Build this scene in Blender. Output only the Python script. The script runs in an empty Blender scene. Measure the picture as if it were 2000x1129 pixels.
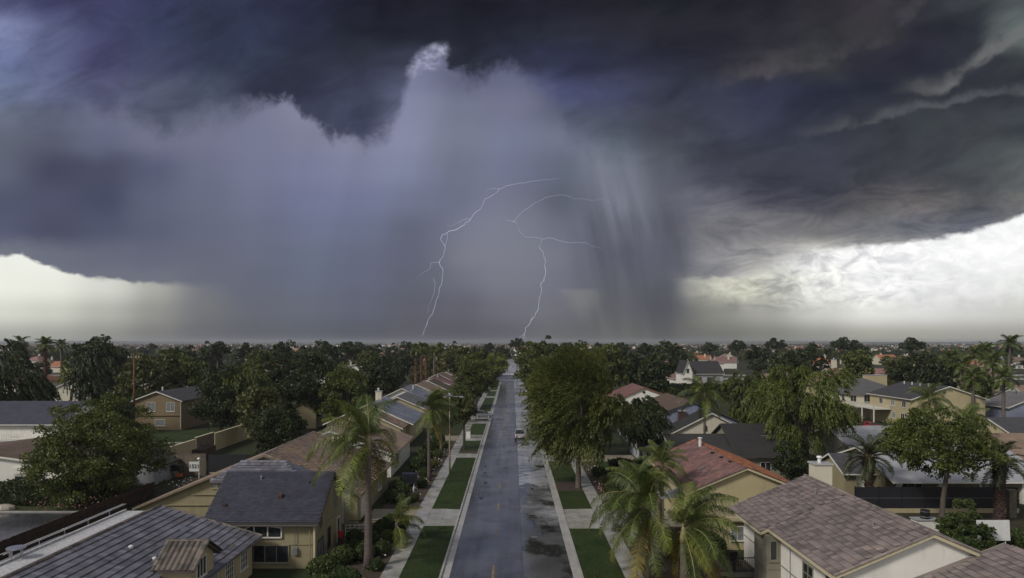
import bpy, math, random
import numpy as np
from mathutils import Vector, Matrix

S = bpy.context.scene
COL = S.collection
R = math.radians
F = 4 / 3 * 1000          # focal length in photo pixels (24 mm on a 36 mm sensor, 2000 px wide)
H = 19.0                  # drone height above the street

# ------------------------------------------------------------------ camera
cam = bpy.data.cameras.new('camera')
cam.lens = 24; cam.sensor_width = 36; cam.sensor_fit = 'HORIZONTAL'
cam.shift_y = 103.5 / 2000
cam.clip_start = 0.5; cam.clip_end = 40000
co = bpy.data.objects.new('camera', cam); COL.objects.link(co)
co.location = (0, 0, H); co.rotation_euler = (R(90), 0, 0)
S.camera = co
S.render.engine = 'CYCLES'
S.view_settings.view_transform = 'Standard'; S.view_settings.look = 'None'
S.view_settings.gamma = 1; S.view_settings.exposure = 0.0
S.view_settings.use_curve_mapping = False
S.cycles.use_denoising = True
S.cycles.max_bounces = 5; S.cycles.diffuse_bounces = 2; S.cycles.glossy_bounces = 3
S.cycles.transmission_bounces = 2; S.cycles.volume_bounces = 0; S.cycles.transparent_max_bounces = 4
S.cycles.volume_step_rate = 4; S.cycles.volume_max_steps = 32
S.cycles.sample_clamp_indirect = 4

def lin(c):
    def f(x):
        x = x / 255.0
        return x / 12.92 if x <= 0.04045 else ((x + 0.055) / 1.055) ** 2.4
    return (f(c[0]), f(c[1]), f(c[2]), 1.0)

# ------------------------------------------------------------------ little node language
class Ex:
    def __init__(s, t, sock): s.t = t; s.s = sock
    def _m(s, op, b=None, c=None, clamp=False):
        n = s.t.nodes.new('ShaderNodeMath'); n.operation = op; n.use_clamp = clamp
        for i, v in enumerate((s, b, c)):
            if v is None: continue
            if isinstance(v, Ex): s.t.links.new(v.s, n.inputs[i])
            else: n.inputs[i].default_value = v
        return Ex(s.t, n.outputs[0])
    def __add__(s, b): return s._m('ADD', b)
    def __sub__(s, b): return s._m('SUBTRACT', b)
    def __mul__(s, b): return s._m('MULTIPLY', b)
    def __truediv__(s, b): return s._m('DIVIDE', b)
    def clamp(s): return s._m('ADD', 0.0, clamp=True)
    def step(s, a, b, smooth=True):
        n = s.t.nodes.new('ShaderNodeMapRange'); n.interpolation_type = 'SMOOTHSTEP' if smooth else 'LINEAR'
        s.t.links.new(s.s, n.inputs['Value'])
        for k, v in (('From Min', a), ('From Max', b)):
            if isinstance(v, Ex): s.t.links.new(v.s, n.inputs[k])
            else: n.inputs[k].default_value = v
        return Ex(s.t, n.outputs[0])

def mix(t, f, a, b, mode='MIX'):
    n = t.nodes.new('ShaderNodeMix'); n.data_type = 'RGBA'; n.blend_type = mode; n.clamp_factor = True
    for v, k in ((f, 0), (a, 6), (b, 7)):
        if isinstance(v, Ex): t.links.new(v.s, n.inputs[k])
        elif k == 0: n.inputs[k].default_value = v
        else: n.inputs[k].default_value = tuple(v)[:3] + (1,)
    return Ex(t, n.outputs[2])

def ramp(t, x, stops, interp='EASE'):
    n = t.nodes.new('ShaderNodeValToRGB'); r = n.color_ramp; r.interpolation = interp
    stops = sorted(stops, key=lambda a: a[0])
    while len(r.elements) < len(stops): r.elements.new(0.5)
    for e, (p, c) in zip(r.elements, stops):
        e.position = p; e.color = c if len(c) == 4 else tuple(c) + (1,)
    t.links.new(x.s, n.inputs[0])
    return Ex(t, n.outputs[0])

def comb(t, x, y, z=0.0):
    n = t.nodes.new('ShaderNodeCombineXYZ')
    for i, v in enumerate((x, y, z)):
        if isinstance(v, Ex): t.links.new(v.s, n.inputs[i])
        else: n.inputs[i].default_value = v
    return Ex(t, n.outputs[0])

def noise(t, vec, scale, detail=4, rough=0.55, dist=0.0, color=False, seed=0.0):
    n = t.nodes.new('ShaderNodeTexNoise'); n.noise_dimensions = '4D'
    if vec is not None: t.links.new(vec.s, n.inputs['Vector'])
    n.inputs['W'].default_value = seed
    n.inputs['Scale'].default_value = scale; n.inputs['Detail'].default_value = detail
    n.inputs['Roughness'].default_value = rough; n.inputs['Distortion'].default_value = dist
    return Ex(t, n.outputs['Color' if color else 'Fac'])

# ------------------------------------------------------------------ world: storm sky over a Nishita sky
SUN_EL, SUN_AZ = R(38), R(232)      # behind the camera, veiled by cloud
def make_world():
    w = bpy.data.worlds.new('World'); S.world = w; w.use_nodes = True
    t = w.node_tree; t.nodes.clear()
    tc = t.nodes.new('ShaderNodeTexCoord'); sp = t.nodes.new('ShaderNodeSeparateXYZ')
    t.links.new(tc.outputs['Generated'], sp.inputs[0])
    x, y, z = (Ex(t, sp.outputs[i]) for i in range(3))
    yy = y._m('SMOOTH_MAX', 0.5, 0.12)
    U0 = (x / yy) * F + 1000.0
    V0 = (z / yy) * (-F) + 668.0
    d3 = Ex(t, tc.outputs['Generated'])
    # storm cloud raggedness
    cu = comb(t, U0 * 0.01, V0 * 0.012)
    n1 = noise(t, cu, 0.9, 8, 0.62, 0.5, seed=3.1); n2 = noise(t, cu, 0.9, 8, 0.62, 0.5, seed=8.7)
    rainy = (U0.step(430, 620) * U0.step(1420, 1250)) * V0.step(180, 300)
    amp = rainy * (-38.0) + 58.0
    U = U0 + (n1 - 0.5) * amp
    V = V0 + (n2 - 0.5) * (amp * 0.8)
    def grid(rows, U, V):
        col = None; ys = sorted(rows)
        X0, X1 = -200.0, 2200.0
        un = ((U - X0) / (X1 - X0)).clamp()
        prev = None
        for yv in ys:
            r = ramp(t, un, [((px - X0) / (X1 - X0), lin(c)) for px, c in rows[yv]], 'CARDINAL' if 0 else 'EASE')
            col = r if col is None else mix(t, V.step(prev, yv), col, r)
            prev = yv
        return col
    def f1d(U, pts, lo, hi):     # a function of azimuth held in a ramp
        un = ((U + 200.0) / 2400.0).clamp()
        r = ramp(t, un, [((p + 200) / 2400.0, ((v - lo) / (hi - lo),) * 3) for p, v in pts], 'LINEAR')
        return r._m('MULTIPLY_ADD', hi - lo, lo)
    def row(s, cs, x0=0, dx=100): return [(x0 + i * dx, c) for i, c in enumerate(cs)]
    deck = {  # rows of sky colour by elevation, columns by azimuth
      -900: [(0, (118,121,140)), (1000, (105,108,126)), (2000, (118,121,134))],
      -250: [(0, (92,94,120)), (500, (58,60,82)), (1000, (44,44,58)), (1500, (50,50,60)), (2000, (90,92,98))],
      0: row(0, [(85,85,125),(62,62,98),(58,58,92),(54,56,88),(50,54,80),(46,48,74),(40,40,62),(34,32,48),(30,28,40),(28,26,38),(30,28,40),(30,28,40),(32,30,38),(30,30,36),(30,28,36),(34,32,40),(48,44,52),(58,52,60),(52,50,58),(60,62,68),(85,90,95)]),
      60: row(0, [(138,143,190),(95,98,138),(68,68,105),(56,60,90),(50,54,78),(48,52,78),(40,42,62),(34,34,48),(32,32,44),(34,34,46),(36,36,50),(38,38,50),(38,36,48),(38,36,46),(38,36,46),(42,40,50),(52,50,56),(58,54,58),(40,38,50),(44,44,54),(105,110,112)]),
      120: row(0, [(105,112,155),(92,96,135),(72,70,108),(64,66,96),(54,58,84),(48,52,74),(46,48,66),(46,46,62),(50,52,70),(40,40,54),(45,46,66),(50,52,78),(48,48,68),(44,42,60),(44,42,56),(50,48,56),(54,54,58),(42,40,52),(38,36,50),(44,44,54),(58,60,64)]),
      180: row(0, [(108,116,150),(98,102,138),(80,80,112),(78,80,105),(74,78,102),(48,50,70),(46,48,68),(62,64,88),(90,92,122),(70,70,96),(100,102,140),(74,76,112),(62,64,92),(54,56,74),(52,54,72),(50,50,72),(42,42,60),(42,42,58),(50,50,58),(54,54,62),(52,52,60)]),
      240: row(0, [(105,110,132),(88,90,118),(88,90,120),(80,82,104),(90,94,118),(84,86,112),(58,60,82),(62,64,90),(95,96,125),(90,92,120),(90,92,120),(80,84,104),(72,76,94),(64,64,78),(58,58,76),(54,54,74),(52,52,68),(58,58,68),(58,60,66),(58,58,64),(58,60,66)]),
      310: row(0, [(90,95,112),(78,80,100),(80,82,104),(98,102,130),(110,112,140),(112,115,145),(100,104,130),(90,92,120),(110,112,145),(112,115,145),(110,112,140),(108,112,132),(96,102,118),(74,76,90),(62,62,76),(58,58,72),(58,58,72),(56,56,66),(60,60,68),(70,72,78),(86,88,92)]),
    }
    back = {
      150: row(0, [(118,124,155)]*4+[(125,128,158)]*4+[(128,130,164),(104,106,136),(108,110,142),(92,94,122),(66,70,90),(60,60,80)]),
      210: row(0, [(112,118,145),(108,112,138),(120,122,152),(118,120,150),(116,118,148),(124,126,156),(138,140,170),(128,130,160),(138,141,174),(122,126,154),(120,122,152),(98,102,128),(70,74,96),(62,62,80),(60,60,78)]),
      270: row(0, [(100,104,125),(92,95,118),(104,108,138),(118,120,150),(120,122,152),(124,126,158),(132,134,164),(138,140,170),(142,144,178),(128,132,158),(122,126,158),(118,122,148),(104,110,128),(84,88,102),(66,68,84),(60,60,76)]),
      330: row(0, [(98,102,125),(72,74,98),(78,80,106),(92,95,125),(112,115,145),(122,124,156),(128,130,165),(132,134,168),(134,138,172),(120,124,150),(116,120,150),(104,110,130),(120,124,145),(96,98,114),(72,72,90),(64,64,80),(66,66,82),(64,64,76),(70,70,78),(76,76,84),(98,98,104)]),
      390: row(0, [(84,87,115),(82,84,112),(74,77,105),(98,102,130),(108,112,140),(116,119,150),(118,122,158),(120,124,160),(120,124,155),(116,120,148),(116,118,142),(98,102,120),(124,126,146),(104,105,122),(112,112,128),(76,76,92),(74,74,88),(90,88,94),(112,108,112),(90,90,98),(118,116,120)]),
      450: row(0, [(88,91,122),(78,80,105),(84,87,116),(94,98,124),(104,108,134),(110,114,142),(112,116,148),(112,117,148),(104,108,132),(120,122,146),(122,124,146),(110,112,132),(108,108,128),(96,96,114),(116,116,126),(110,110,120),(108,108,116),(106,108,118),(112,114,128),(120,122,138),(130,132,142)]),
      500: row(0, [(120,122,140),(112,114,134),(106,108,130),(104,107,130),(105,108,130),(108,112,136),(106,112,138),(106,110,138),(104,106,130),(122,122,142),(124,124,144),(118,118,138),(98,98,118),(98,98,116),(136,136,146),(165,165,172),(185,185,190),(200,200,205)]),
      540: row(0, [(115,116,136)]*4+[(108,110,130),(104,108,130),(104,110,134),(104,108,134),(102,104,124),(112,112,132),(120,120,138),(115,115,134),(100,100,116),(96,96,112),(150,150,158),(195,195,198),(210,210,212)]),
      600: row(0, [(125,125,130)]*4+[(116,117,126),(104,106,124),(102,106,126),(100,104,126),(98,98,116),(98,98,114),(112,112,128),(112,112,126),(98,98,108),(92,92,104),(108,108,110),(150,150,150)]),
      655: row(0, [(124,124,122)]*3+[(118,118,120),(104,104,114),(96,97,110),(92,95,110),(88,90,106),(92,92,106),(86,86,100),(96,96,108),(104,104,112),(102,102,104),(102,102,102),(108,108,106),(128,128,120)]),
    }
    bright = {
      450: [(-200, (252,252,250)), (2000, (255,255,255))],
      500: row(0, [(240,242,234),(244,245,238),(235,236,228),(200,200,196),(150,150,150)])+[(1300,(150,150,154)),(1400,(196,196,196)),(1500,(215,215,214)),(1600,(246,246,246)),(1700,(255,255,255)),(2000,(255,255,255))],
      560: row(0, [(240,242,230),(237,238,227),(216,217,208),(180,180,172),(135,135,138)])+[(1300,(120,120,122)),(1360,(185,184,172)),(1450,(206,205,190)),(1520,(205,205,194)),(1600,(234,234,230)),(1700,(252,252,252)),(1800,(240,240,241)),(1900,(240,240,240)),(2000,(234,236,234))],
      610: row(0, [(218,219,208),(207,208,197),(180,181,172),(150,150,146),(122,122,126)])+[(1300,(100,100,104)),(1400,(140,140,134)),(1500,(165,165,158)),(1600,(206,206,200)),(1700,(232,232,227)),(1800,(224,224,222)),(1900,(212,212,210)),(2000,(206,206,201))],
      655: row(0, [(176,177,167),(166,167,157),(148,149,142),(124,124,122),(106,106,112)])+[(1300,(102,102,102)),(1400,(112,112,108)),(1500,(128,128,120)),(1600,(150,150,142)),(1700,(172,170,158)),(1800,(170,168,158)),(2000,(165,163,155))],
    }
    cback = grid(back, U, V)
    cdeck = grid(deck, U, V)
    # rain curtains: faint streaks, near vertical, only inside the rain
    st = noise(t, comb(t, U0 * 0.008 + V0 * 0.0016, V0 * 0.0012), 1.3, 2, 0.5, seed=1.0)
    cback = mix(t, rainy * 0.8, cback, mix(t, 1.0, cback, mix(t, st.step(0.25, 0.75, False), (0.88,0.88,0.89), (1.12,1.12,1.12)), 'MULTIPLY'))
    # heavier, dark slanting curtains right of the strokes
    ds = noise(t, comb(t, (U0 - V0 * 0.22) * 0.013, V0 * 0.0022), 1.5, 4, 0.55, 0.3, seed=17.0)
    dm_ = (U0 - V0 * 0.12).step(1030, 1110) * (U0 - V0 * 0.05).step(1340, 1280) * V0.step(330, 440)
    cback = mix(t, dm_ * ds.step(0.36, 0.66) * 0.50, cback, lin((74,74,88)))
    lm_ = (U0 - V0 * 0.30).step(1020, 1060) * (U0 - V0 * 0.30).step(1190, 1120) * V0.step(250, 310) * V0.step(500, 400)
    cback = mix(t, lm_ * ds.step(0.66, 0.38) * 0.26, cback, lin((150,152,172)))
    core = (((U0 - 985.0) / 130.0)._m('POWER', 2) + ((V0 - 480.0) / 130.0)._m('POWER', 2)).step(1.0, 0.0)
    cback = mix(t, core * 0.30, cback, lin((140,140,158)))
    cback = mix(t, 1.0, cback, (0.90,0.915,0.845), 'MULTIPLY')
    wv = (noise(t, comb(t, U0 * 0.02, V0 * 0.03), 1.0, 5, 0.6, seed=2.2) - 0.5) * 26.0
    # shaft of pale light low in the rain
    Uf = U0 + (st - 0.5) * 40.0 + wv
    funnel = (Uf + V0 * (-0.42)).step(846, 880) * (Uf + V0 * 0.25).step(1330, 1285) * (V0 + wv).step(560, 572) * V0.step(655, 575)
    cback = mix(t, funnel * 0.10, cback, lin((210,210,190)))
    # shelf cloud strata on the right
    sx = U0.step(1250, 1500) * V0.step(180, 300)
    sn = noise(t, comb(t, U0 * 0.0062 , (V0 + U0 * 0.10) * 0.021), 1.0, 8, 0.62, 1.3, seed=5.5)
    strata = mix(t, sn.step(0.34, 0.66, False), (0.44,0.44,0.50), (1.62,1.52,1.42))
    cback = mix(t, sx * 0.85, cback, mix(t, 1.0, cback, strata, 'MULTIPLY'))
    # deck over it, with a torn lower edge
    E1 = [(-200,240),(0,236),(150,222),(250,230),(300,250),(322,268),(345,245),(400,232),(480,212),(520,200),(570,202),(605,228),(645,262),(700,276),(745,270),(775,232),(795,172),(812,118),(835,100),(862,108),(880,142),(920,158),(955,148),(985,132),(1012,140),(1050,170),(1082,206),(1105,250),(1200,290),(1400,350),(2200,380)]
    e1 = f1d(U0, E1, 50, 450)
    rag = noise(t, comb(t, U0 * 0.01, V0 * 0.01), 1.6, 10, 0.68, 0.3, seed=12.0)
    rag2 = noise(t, comb(t, U0 * 0.01 + V0 * 0.006, V0 * 0.004), 6.0, 6, 0.7, 0.2, seed=13.0)
    soft = f1d(U0, [(-200,70),(120,64),(190,46),(330,42),(400,60),(470,50),(540,20),(600,18),(680,24),(760,30),(800,34),(838,12),(872,16),(930,26),(1000,34),(1080,44),(1130,62),(1500,70)], 0, 100)
    m1 = ((e1 - V0) + (rag - 0.5) * 150.0 + (rag2 - 0.5) * 26.0) / soft
    m1 = m1.step(-1.0, 1.0)
    # cloud texture on the deck: lumps and wisps
    tx = noise(t, comb(t, U0 * 0.006 , (V0 + U0 * 0.25 * 1.0) * 0.013), 1.2, 8, 0.6, 0.7, seed=21.0)
    shade = mix(t, tx.step(0.30, 0.70, False), (0.70,0.70,0.70), (1.36,1.35,1.33))
    cdeck = mix(t, 1.0, cdeck, shade, 'MULTIPLY')
    # pale veins along the right-hand deck
    cdeck = mix(t, 1.0, cdeck, (0.95,1.0,0.93), 'MULTIPLY')
    # pale veins and a brownish veil along the right-hand deck
    wob = (noise(t, comb(t, U0 * 0.01, V0 * 0.01), 1.3, 7, 0.6, 0.5, seed=31.0) - 0.5) * 70.0
    thin = noise(t, comb(t, U0 * 0.008, V0 * 0.008), 1.2, 4, 0.6, seed=33.0).step(0.35, 0.62)
    for pts, wd, c, k in (
        ([(-200,400),(1560,252),(1640,244),(1740,225),(1810,202),(1880,190),(2000,180),(2200,170)], 13.0, (86,88,90), 0.8),
        ([(-200,400),(1380,152),(1500,132),(1620,112),(1700,88),(1740,62),(1800,8),(1900,-90),(2200,-200)], 24.0, (84,80,82), 0.7),
        ([(-200,400),(1780,170),(1850,158),(1905,122),(1960,84),(2000,60),(2200,20)], 18.0, (112,112,112), 0.85)):
        vv = f1d(U0, pts, -250, 450)
        q = ((V0 + wob - vv) / wd)
        v_ = q.step(-1.6, 0.2) * q.step(1.0, 0.2)
        lo_ = pts[1][0]
        cdeck = mix(t, v_ * thin * (U0.step(lo_ - 60, lo_ + 120) * k), cdeck, lin(c))
    sky = mix(t, m1, cback, cdeck)
    # lit edge puff in the notch
    pd = (((U0 - 836.0) / 44.0)._m('POWER', 2) + (((V0 - 118.0) + (U0 - 836.0) * 0.5) / 30.0)._m('POWER', 2))
    puff = pd.step(1.3, 0.1) * rag.step(0.42, 0.62)
    sky = mix(t, puff * 0.8, sky, lin((205,206,235)))
    # bright clearing under the storm, both sides
    E2 = [(-200,502),(0,500),(48,497),(62,508),(100,523),(150,538),(220,548),(300,552),(450,560),(700,560),(1290,546),(1330,544),(1470,541),(1510,520),(1560,500),(1610,490),(1660,482),(1750,476),(1850,463),(1920,446),(2000,420),(2200,340)]
    e2 = f1d(U0, E2, 300, 600)
    r2 = noise(t, comb(t, U0 * 0.012, V0 * 0.02), 2.0, 8, 0.62, 0.3, seed=40.0)
    soft2 = f1d(U0, [(-200,4),(300,5),(430,12),(1300,5),(1470,7),(1530,34),(1600,20),(1680,8),(1800,6),(2200,6)], 0, 100)
    m2 = (((V0 - e2) + (r2 - 0.5) * 30.0) / soft2).step(-1.0, 1.0)
    a2 = f1d(U0, [(-200,1),(250,1),(330,0.75),(400,0.28),(450,0.0),(1310,0.0),(1345,0.55),(1400,0.9),(1450,1),(2200,1)], 0, 1)
    cb = grid(bright, U0, V0)
    cu2 = noise(t, comb(t, U0 * 0.012, V0 * 0.024), 1.7, 8, 0.6, 0.9, seed=50.0)
    cum = mix(t, cu2.step(0.36, 0.64, False), (0.62,0.62,0.65), (1.28,1.28,1.24))
    cb = mix(t, U0.step(1300, 1420) * V0.step(625, 575) * (U0.step(1950, 1550) * 0.7 + 0.25), cb, mix(t, 1.0, cb, cum, 'MULTIPLY'))
    sky = mix(t, m2 * a2, sky, cb)
    # all round and behind: even overcast, brighter as the storm is only ahead
    beh = mix(t, z.step(0.0, 0.6), BEHIND_LOW, BEHIND_HIGH)
    beh = mix(t, 1.0, beh, mix(t, noise(t, d3, 2.2, 5, 0.55).step(0.3, 0.7, False), (0.86,0.86,0.87), (1.14,1.14,1.13)), 'MULTIPLY')
    sky = mix(t, y.step(0.50, -0.25), sky, beh)
    ns = t.nodes.new('ShaderNodeTexSky'); ns.sky_type = 'NISHITA'; ns.sun_disc = False
    ns.sun_elevation = SUN_EL; ns.sun_rotation = SUN_AZ
    b0 = t.nodes.new('ShaderNodeBackground'); b0.inputs[1].default_value = 0.06
    t.links.new(ns.outputs[0], b0.inputs[0])
    b1 = t.nodes.new('ShaderNodeBackground'); t.links.new(sky.s, b1.inputs[0]); b1.inputs[1].default_value = 1.0
    ms = t.nodes.new('ShaderNodeMixShader'); ms.inputs[0].default_value = 0.97
    t.links.new(b0.outputs[0], ms.inputs[1]); t.links.new(b1.outputs[0], ms.inputs[2])
    out = t.nodes.new('ShaderNodeOutputWorld'); t.links.new(ms.outputs[0], out.inputs[0])
    w.cycles.sampling_method = 'MANUAL'; w.cycles.sample_map_resolution = 512
BEHIND_LOW, BEHIND_HIGH = (0.66,0.65,0.62), (0.40,0.41,0.44)
make_world()

sl = bpy.data.lights.new('sun', 'SUN'); sl.energy = 2.4; sl.angle = R(11); sl.color = (1.0, 0.95, 0.86)
so = bpy.data.objects.new('sun', sl); COL.objects.link(so)
sd = Vector((math.sin(SUN_AZ) * math.cos(SUN_EL), math.cos(SUN_AZ) * math.cos(SUN_EL), math.sin(SUN_EL)))
so.rotation_euler = sd.to_track_quat('Z', 'Y').to_euler()
# ------------------------------------------------------------------ scene graph helpers
def thing(name, label, cat, loc=(0, 0, 0), group=None, rz=0.0):
    o = bpy.data.objects.new(name, None); COL.objects.link(o)
    o.location = loc; o.rotation_euler = (0, 0, rz); o.empty_display_size = 0.3
    o['label'] = label; o['category'] = cat
    if group: o['group'] = group
    return o
def tag(o, label, cat, group=None):
    o['label'] = label; o['category'] = cat
    if group: o['group'] = group
    return o
def kids(o):
    return KIDS.get(o.name, [])
KIDS = {}
def adopt(o, parent):
    o.parent = parent
    KIDS.setdefault(parent.name, []).append(o)
def copy_tree(o, parent=None, label=None, group=None):
    c = o.copy(); COL.objects.link(c)
    if parent is not None: adopt(c, parent)
    if label: c['label'] = label
    if group: c['group'] = group
    for ch in kids(o): copy_tree(ch, c)
    return c
def world_loc(o):
    v = Vector((0, 0, 0))
    while o is not None:
        v = v + o.location; o = o.parent
    return v

class MB:
    """collects polygons in world (or prototype) coordinates; build() makes ONE mesh object"""
    def __init__(s): s.v = []; s.f = []; s.m = []
    def poly(s, pts, m=0):
        b = len(s.v); s.v += [tuple(p) for p in pts]; s.f.append(tuple(range(b, b + len(pts)))); s.m.append(m); return s
    def box(s, x0, x1, y0, y1, z0, z1, m=0):
        return s.hexa([(x0,y0,z0),(x1,y0,z0),(x1,y1,z0),(x0,y1,z0),(x0,y0,z1),(x1,y0,z1),(x1,y1,z1),(x0,y1,z1)], m)
    def hexa(s, p, m=0):
        b = len(s.v); s.v += [tuple(q) for q in p]
        for f in ((0,3,2,1),(4,5,6,7),(0,1,5,4),(1,2,6,5),(2,3,7,6),(3,0,4,7)):
            s.f.append(tuple(b + i for i in f)); s.m.append(m)
        return s
    def slab(s, q, th, m=0):
        q = [Vector(p) for p in q]; n = (q[1] - q[0]).cross(q[-1] - q[0]).normalized()
        lo = [p - n * th for p in q]; b = len(s.v); k = len(q)
        s.v += [tuple(p) for p in lo] + [tuple(p) for p in q]
        s.f.append(tuple(b + k + i for i in range(k))); s.f.append(tuple(b + i for i in reversed(range(k)))); s.m += [m, m]
        for i in range(k):
            j = (i + 1) % k
            s.f.append((b + i, b + j, b + k + j, b + k + i)); s.m.append(m)
        return s
    def bar(s, a, b, w, h=None, m=0, up=(0, 0, 1)):
        a, b = Vector(a), Vector(b); h = w if h is None else h
        d = (b - a).normalized(); u = Vector(up)
        if abs(d.dot(u)) > 0.98: u = Vector((0, 1, 0))
        r = d.cross(u).normalized() * (w / 2); u = r.cross(d).normalized() * (h / 2)
        return s.hexa([a - r - u, a + r - u, b + r - u, b - r - u, a - r + u, a + r + u, b + r + u, b - r + u], m)
    def tube(s, path, rad, n=8, m=0, cap=True):
        path = [Vector(p) for p in path]
        if not hasattr(rad, '__len__'): rad = [rad] * len(path)
        b0 = len(s.v); ref = None
        for i, p in enumerate(path):
            d = (path[min(i + 1, len(path) - 1)] - path[max(i - 1, 0)]).normalized()
            if ref is None:
                ref = Vector((1, 0, 0)) if abs(d.x) < 0.9 else Vector((0, 1, 0))
            x = (ref - d * ref.dot(d)).normalized(); ref = x; y = d.cross(x)
            for k in range(n):
                a = 2 * math.pi * k / n
                s.v.append(tuple(p + (x * math.cos(a) + y * math.sin(a)) * rad[i]))
        for i in range(len(path) - 1):
            for k in range(n):
                k2 = (k + 1) % n
                s.f.append((b0 + i*n + k, b0 + i*n + k2, b0 + (i+1)*n + k2, b0 + (i+1)*n + k)); s.m.append(m)
        if cap:
            s.f.append(tuple(b0 + k for k in reversed(range(n)))); s.f.append(tuple(b0 + (len(path)-1)*n + k for k in range(n))); s.m += [m, m]
        return s
    def build(s, name, mats, parent=None, origin=None, smooth=False):
        if not isinstance(mats, (list, tuple)): mats = [mats]
        o0 = Vector(origin) if origin is not None else (world_loc(parent) if parent is not None else Vector((0, 0, 0)))
        me = bpy.data.meshes.new(name)
        me.from_pydata([(x - o0.x, y - o0.y, z - o0.z) for x, y, z in s.v], [], s.f)
        for k in mats: me.materials.append(k)
        if len(mats) > 1: me.polygons.foreach_set('material_index', s.m)
        if smooth: me.polygons.foreach_set('use_smooth', [True] * len(s.f))
        me.update()
        o = bpy.data.objects.new(name, me); COL.objects.link(o)
        if parent is not None: adopt(o, parent)
        elif origin is not None: o.location = o0
        return o

def quads_mesh(name, P, mats, mi=None, per=4):
    """P: (N, per, 3) array of polygons"""
    P = np.asarray(P, dtype=np.float32); n = P.shape[0]
    me = bpy.data.meshes.new(name)
    me.vertices.add(n * per); me.vertices.foreach_set('co', P.reshape(-1))
    me.loops.add(n * per); me.loops.foreach_set('vertex_index', np.arange(n * per, dtype=np.int32))
    me.polygons.add(n); me.polygons.foreach_set('loop_start', np.arange(0, n * per, per, dtype=np.int32))
    if not isinstance(mats, (list, tuple)): mats = [mats]
    for k in mats: me.materials.append(k)
    if mi is not None: me.polygons.foreach_set('material_index', np.asarray(mi, dtype=np.int32))
    me.update(calc_edges=True); me.validate()
    return me
def obj(name, me, parent=None, loc=None):
    o = bpy.data.objects.new(name, me); COL.objects.link(o)
    if loc is not None: o.location = loc
    if parent is not None: adopt(o, parent)
    return o

# ------------------------------------------------------------------ materials
def mat(name, col, rough=0.7, var=0.12, scale=2.0, col2=None, spec=0.5, metal=0.0, bump=0.0, bscale=30, rnd=0.0, wet=0.0, transl=0.0, stretch=None, streak=0.0):
    m = bpy.data.materials.new(name); m.use_nodes = True; t = m.node_tree
    b = t.nodes['Principled BSDF']
    tc = t.nodes.new('ShaderNodeNewGeometry'); v = Ex(t, tc.outputs['Position'])
    if stretch:
        mp = t.nodes.new('ShaderNodeMapping'); mp.inputs['Scale'].default_value = stretch
        t.links.new(v.s, mp.inputs[0]); v = Ex(t, mp.outputs[0])
    n = noise(t, v, scale, 5, 0.6, seed=(sum(map(ord, name)) % 97) * 1.0)
    c = tuple(col[:3]); c2 = col2 or tuple(x * (1 - var * 1.6) for x in c)
    k = n.step(0.3, 0.7, False)
    cc = mix(t, k, tuple(min(1, x * (1 + var)) for x in c), c2)
    if rnd > 0:
        g = t.nodes.new('ShaderNodeNewGeometry'); oi = t.nodes.new('ShaderNodeObjectInfo')
        r = (Ex(t, g.outputs['Random Per Island']) + Ex(t, oi.outputs['Random']))._m('FRACT')
        cc = mix(t, 1.0, cc, mix(t, r, (1 - rnd,) * 3, (1 + rnd, 1 + rnd * 0.92, 1 + rnd * 0.85)), 'MULTIPLY')
    if streak > 0:
        sn = noise(t, v, 1.0, 4, 0.6, seed=4.0)
        mp = t.nodes.new('ShaderNodeMapping'); mp.inputs['Scale'].default_value = (3, 3, 0.25)
        t.links.new(v.s, mp.inputs[0]); sn = noise(t, Ex(t, mp.outputs[0]), 1.2, 4, 0.6, seed=4.0)
        cc = mix(t, sn.step(0.5, 0.75) * streak, cc, tuple(x * 0.55 for x in c))
    t.links.new(cc.s, b.inputs['Base Color'])
    b.inputs['Roughness'].default_value = rough; b.inputs['Metallic'].default_value = metal
    b.inputs['Specular IOR Level'].default_value = spec
    if wet > 0:
        wn = noise(t, v, scale * 0.6, 4, 0.6, seed=9.0)
        t.links.new((wn.step(0.35, 0.65) * (-(rough - 0.10) * wet) + rough).s, b.inputs['Roughness'])
    if bump > 0:
        bn = t.nodes.new('ShaderNodeBump'); bn.inputs['Strength'].default_value = bump; bn.inputs['Distance'].default_value = 0.02
        t.links.new(noise(t, v, bscale, 4, 0.6).s, bn.inputs['Height']); t.links.new(bn.outputs[0], b.inputs['Normal'])
    if transl > 0:
        tr = t.nodes.new('ShaderNodeBsdfTranslucent'); t.links.new(cc.s, tr.inputs[0])
        ms = t.nodes.new('ShaderNodeMixShader'); ms.inputs[0].default_value = transl
        t.links.new(b.outputs[0], ms.inputs[1]); t.links.new(tr.outputs[0], ms.inputs[2])
        t.links.new(ms.outputs[0], t.nodes['Material Output'].inputs[0])
    return m

def leaf_mat(name, c1, c2, scale=0.35, rough=0.5, rnd=0.45):
    """foliage: large clumps shift between two leaf colours, each leaf a little of its own"""
    return mat(name, c1, rough, 0.1, scale, col2=c2, spec=0.35, rnd=rnd, transl=0.25)

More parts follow.
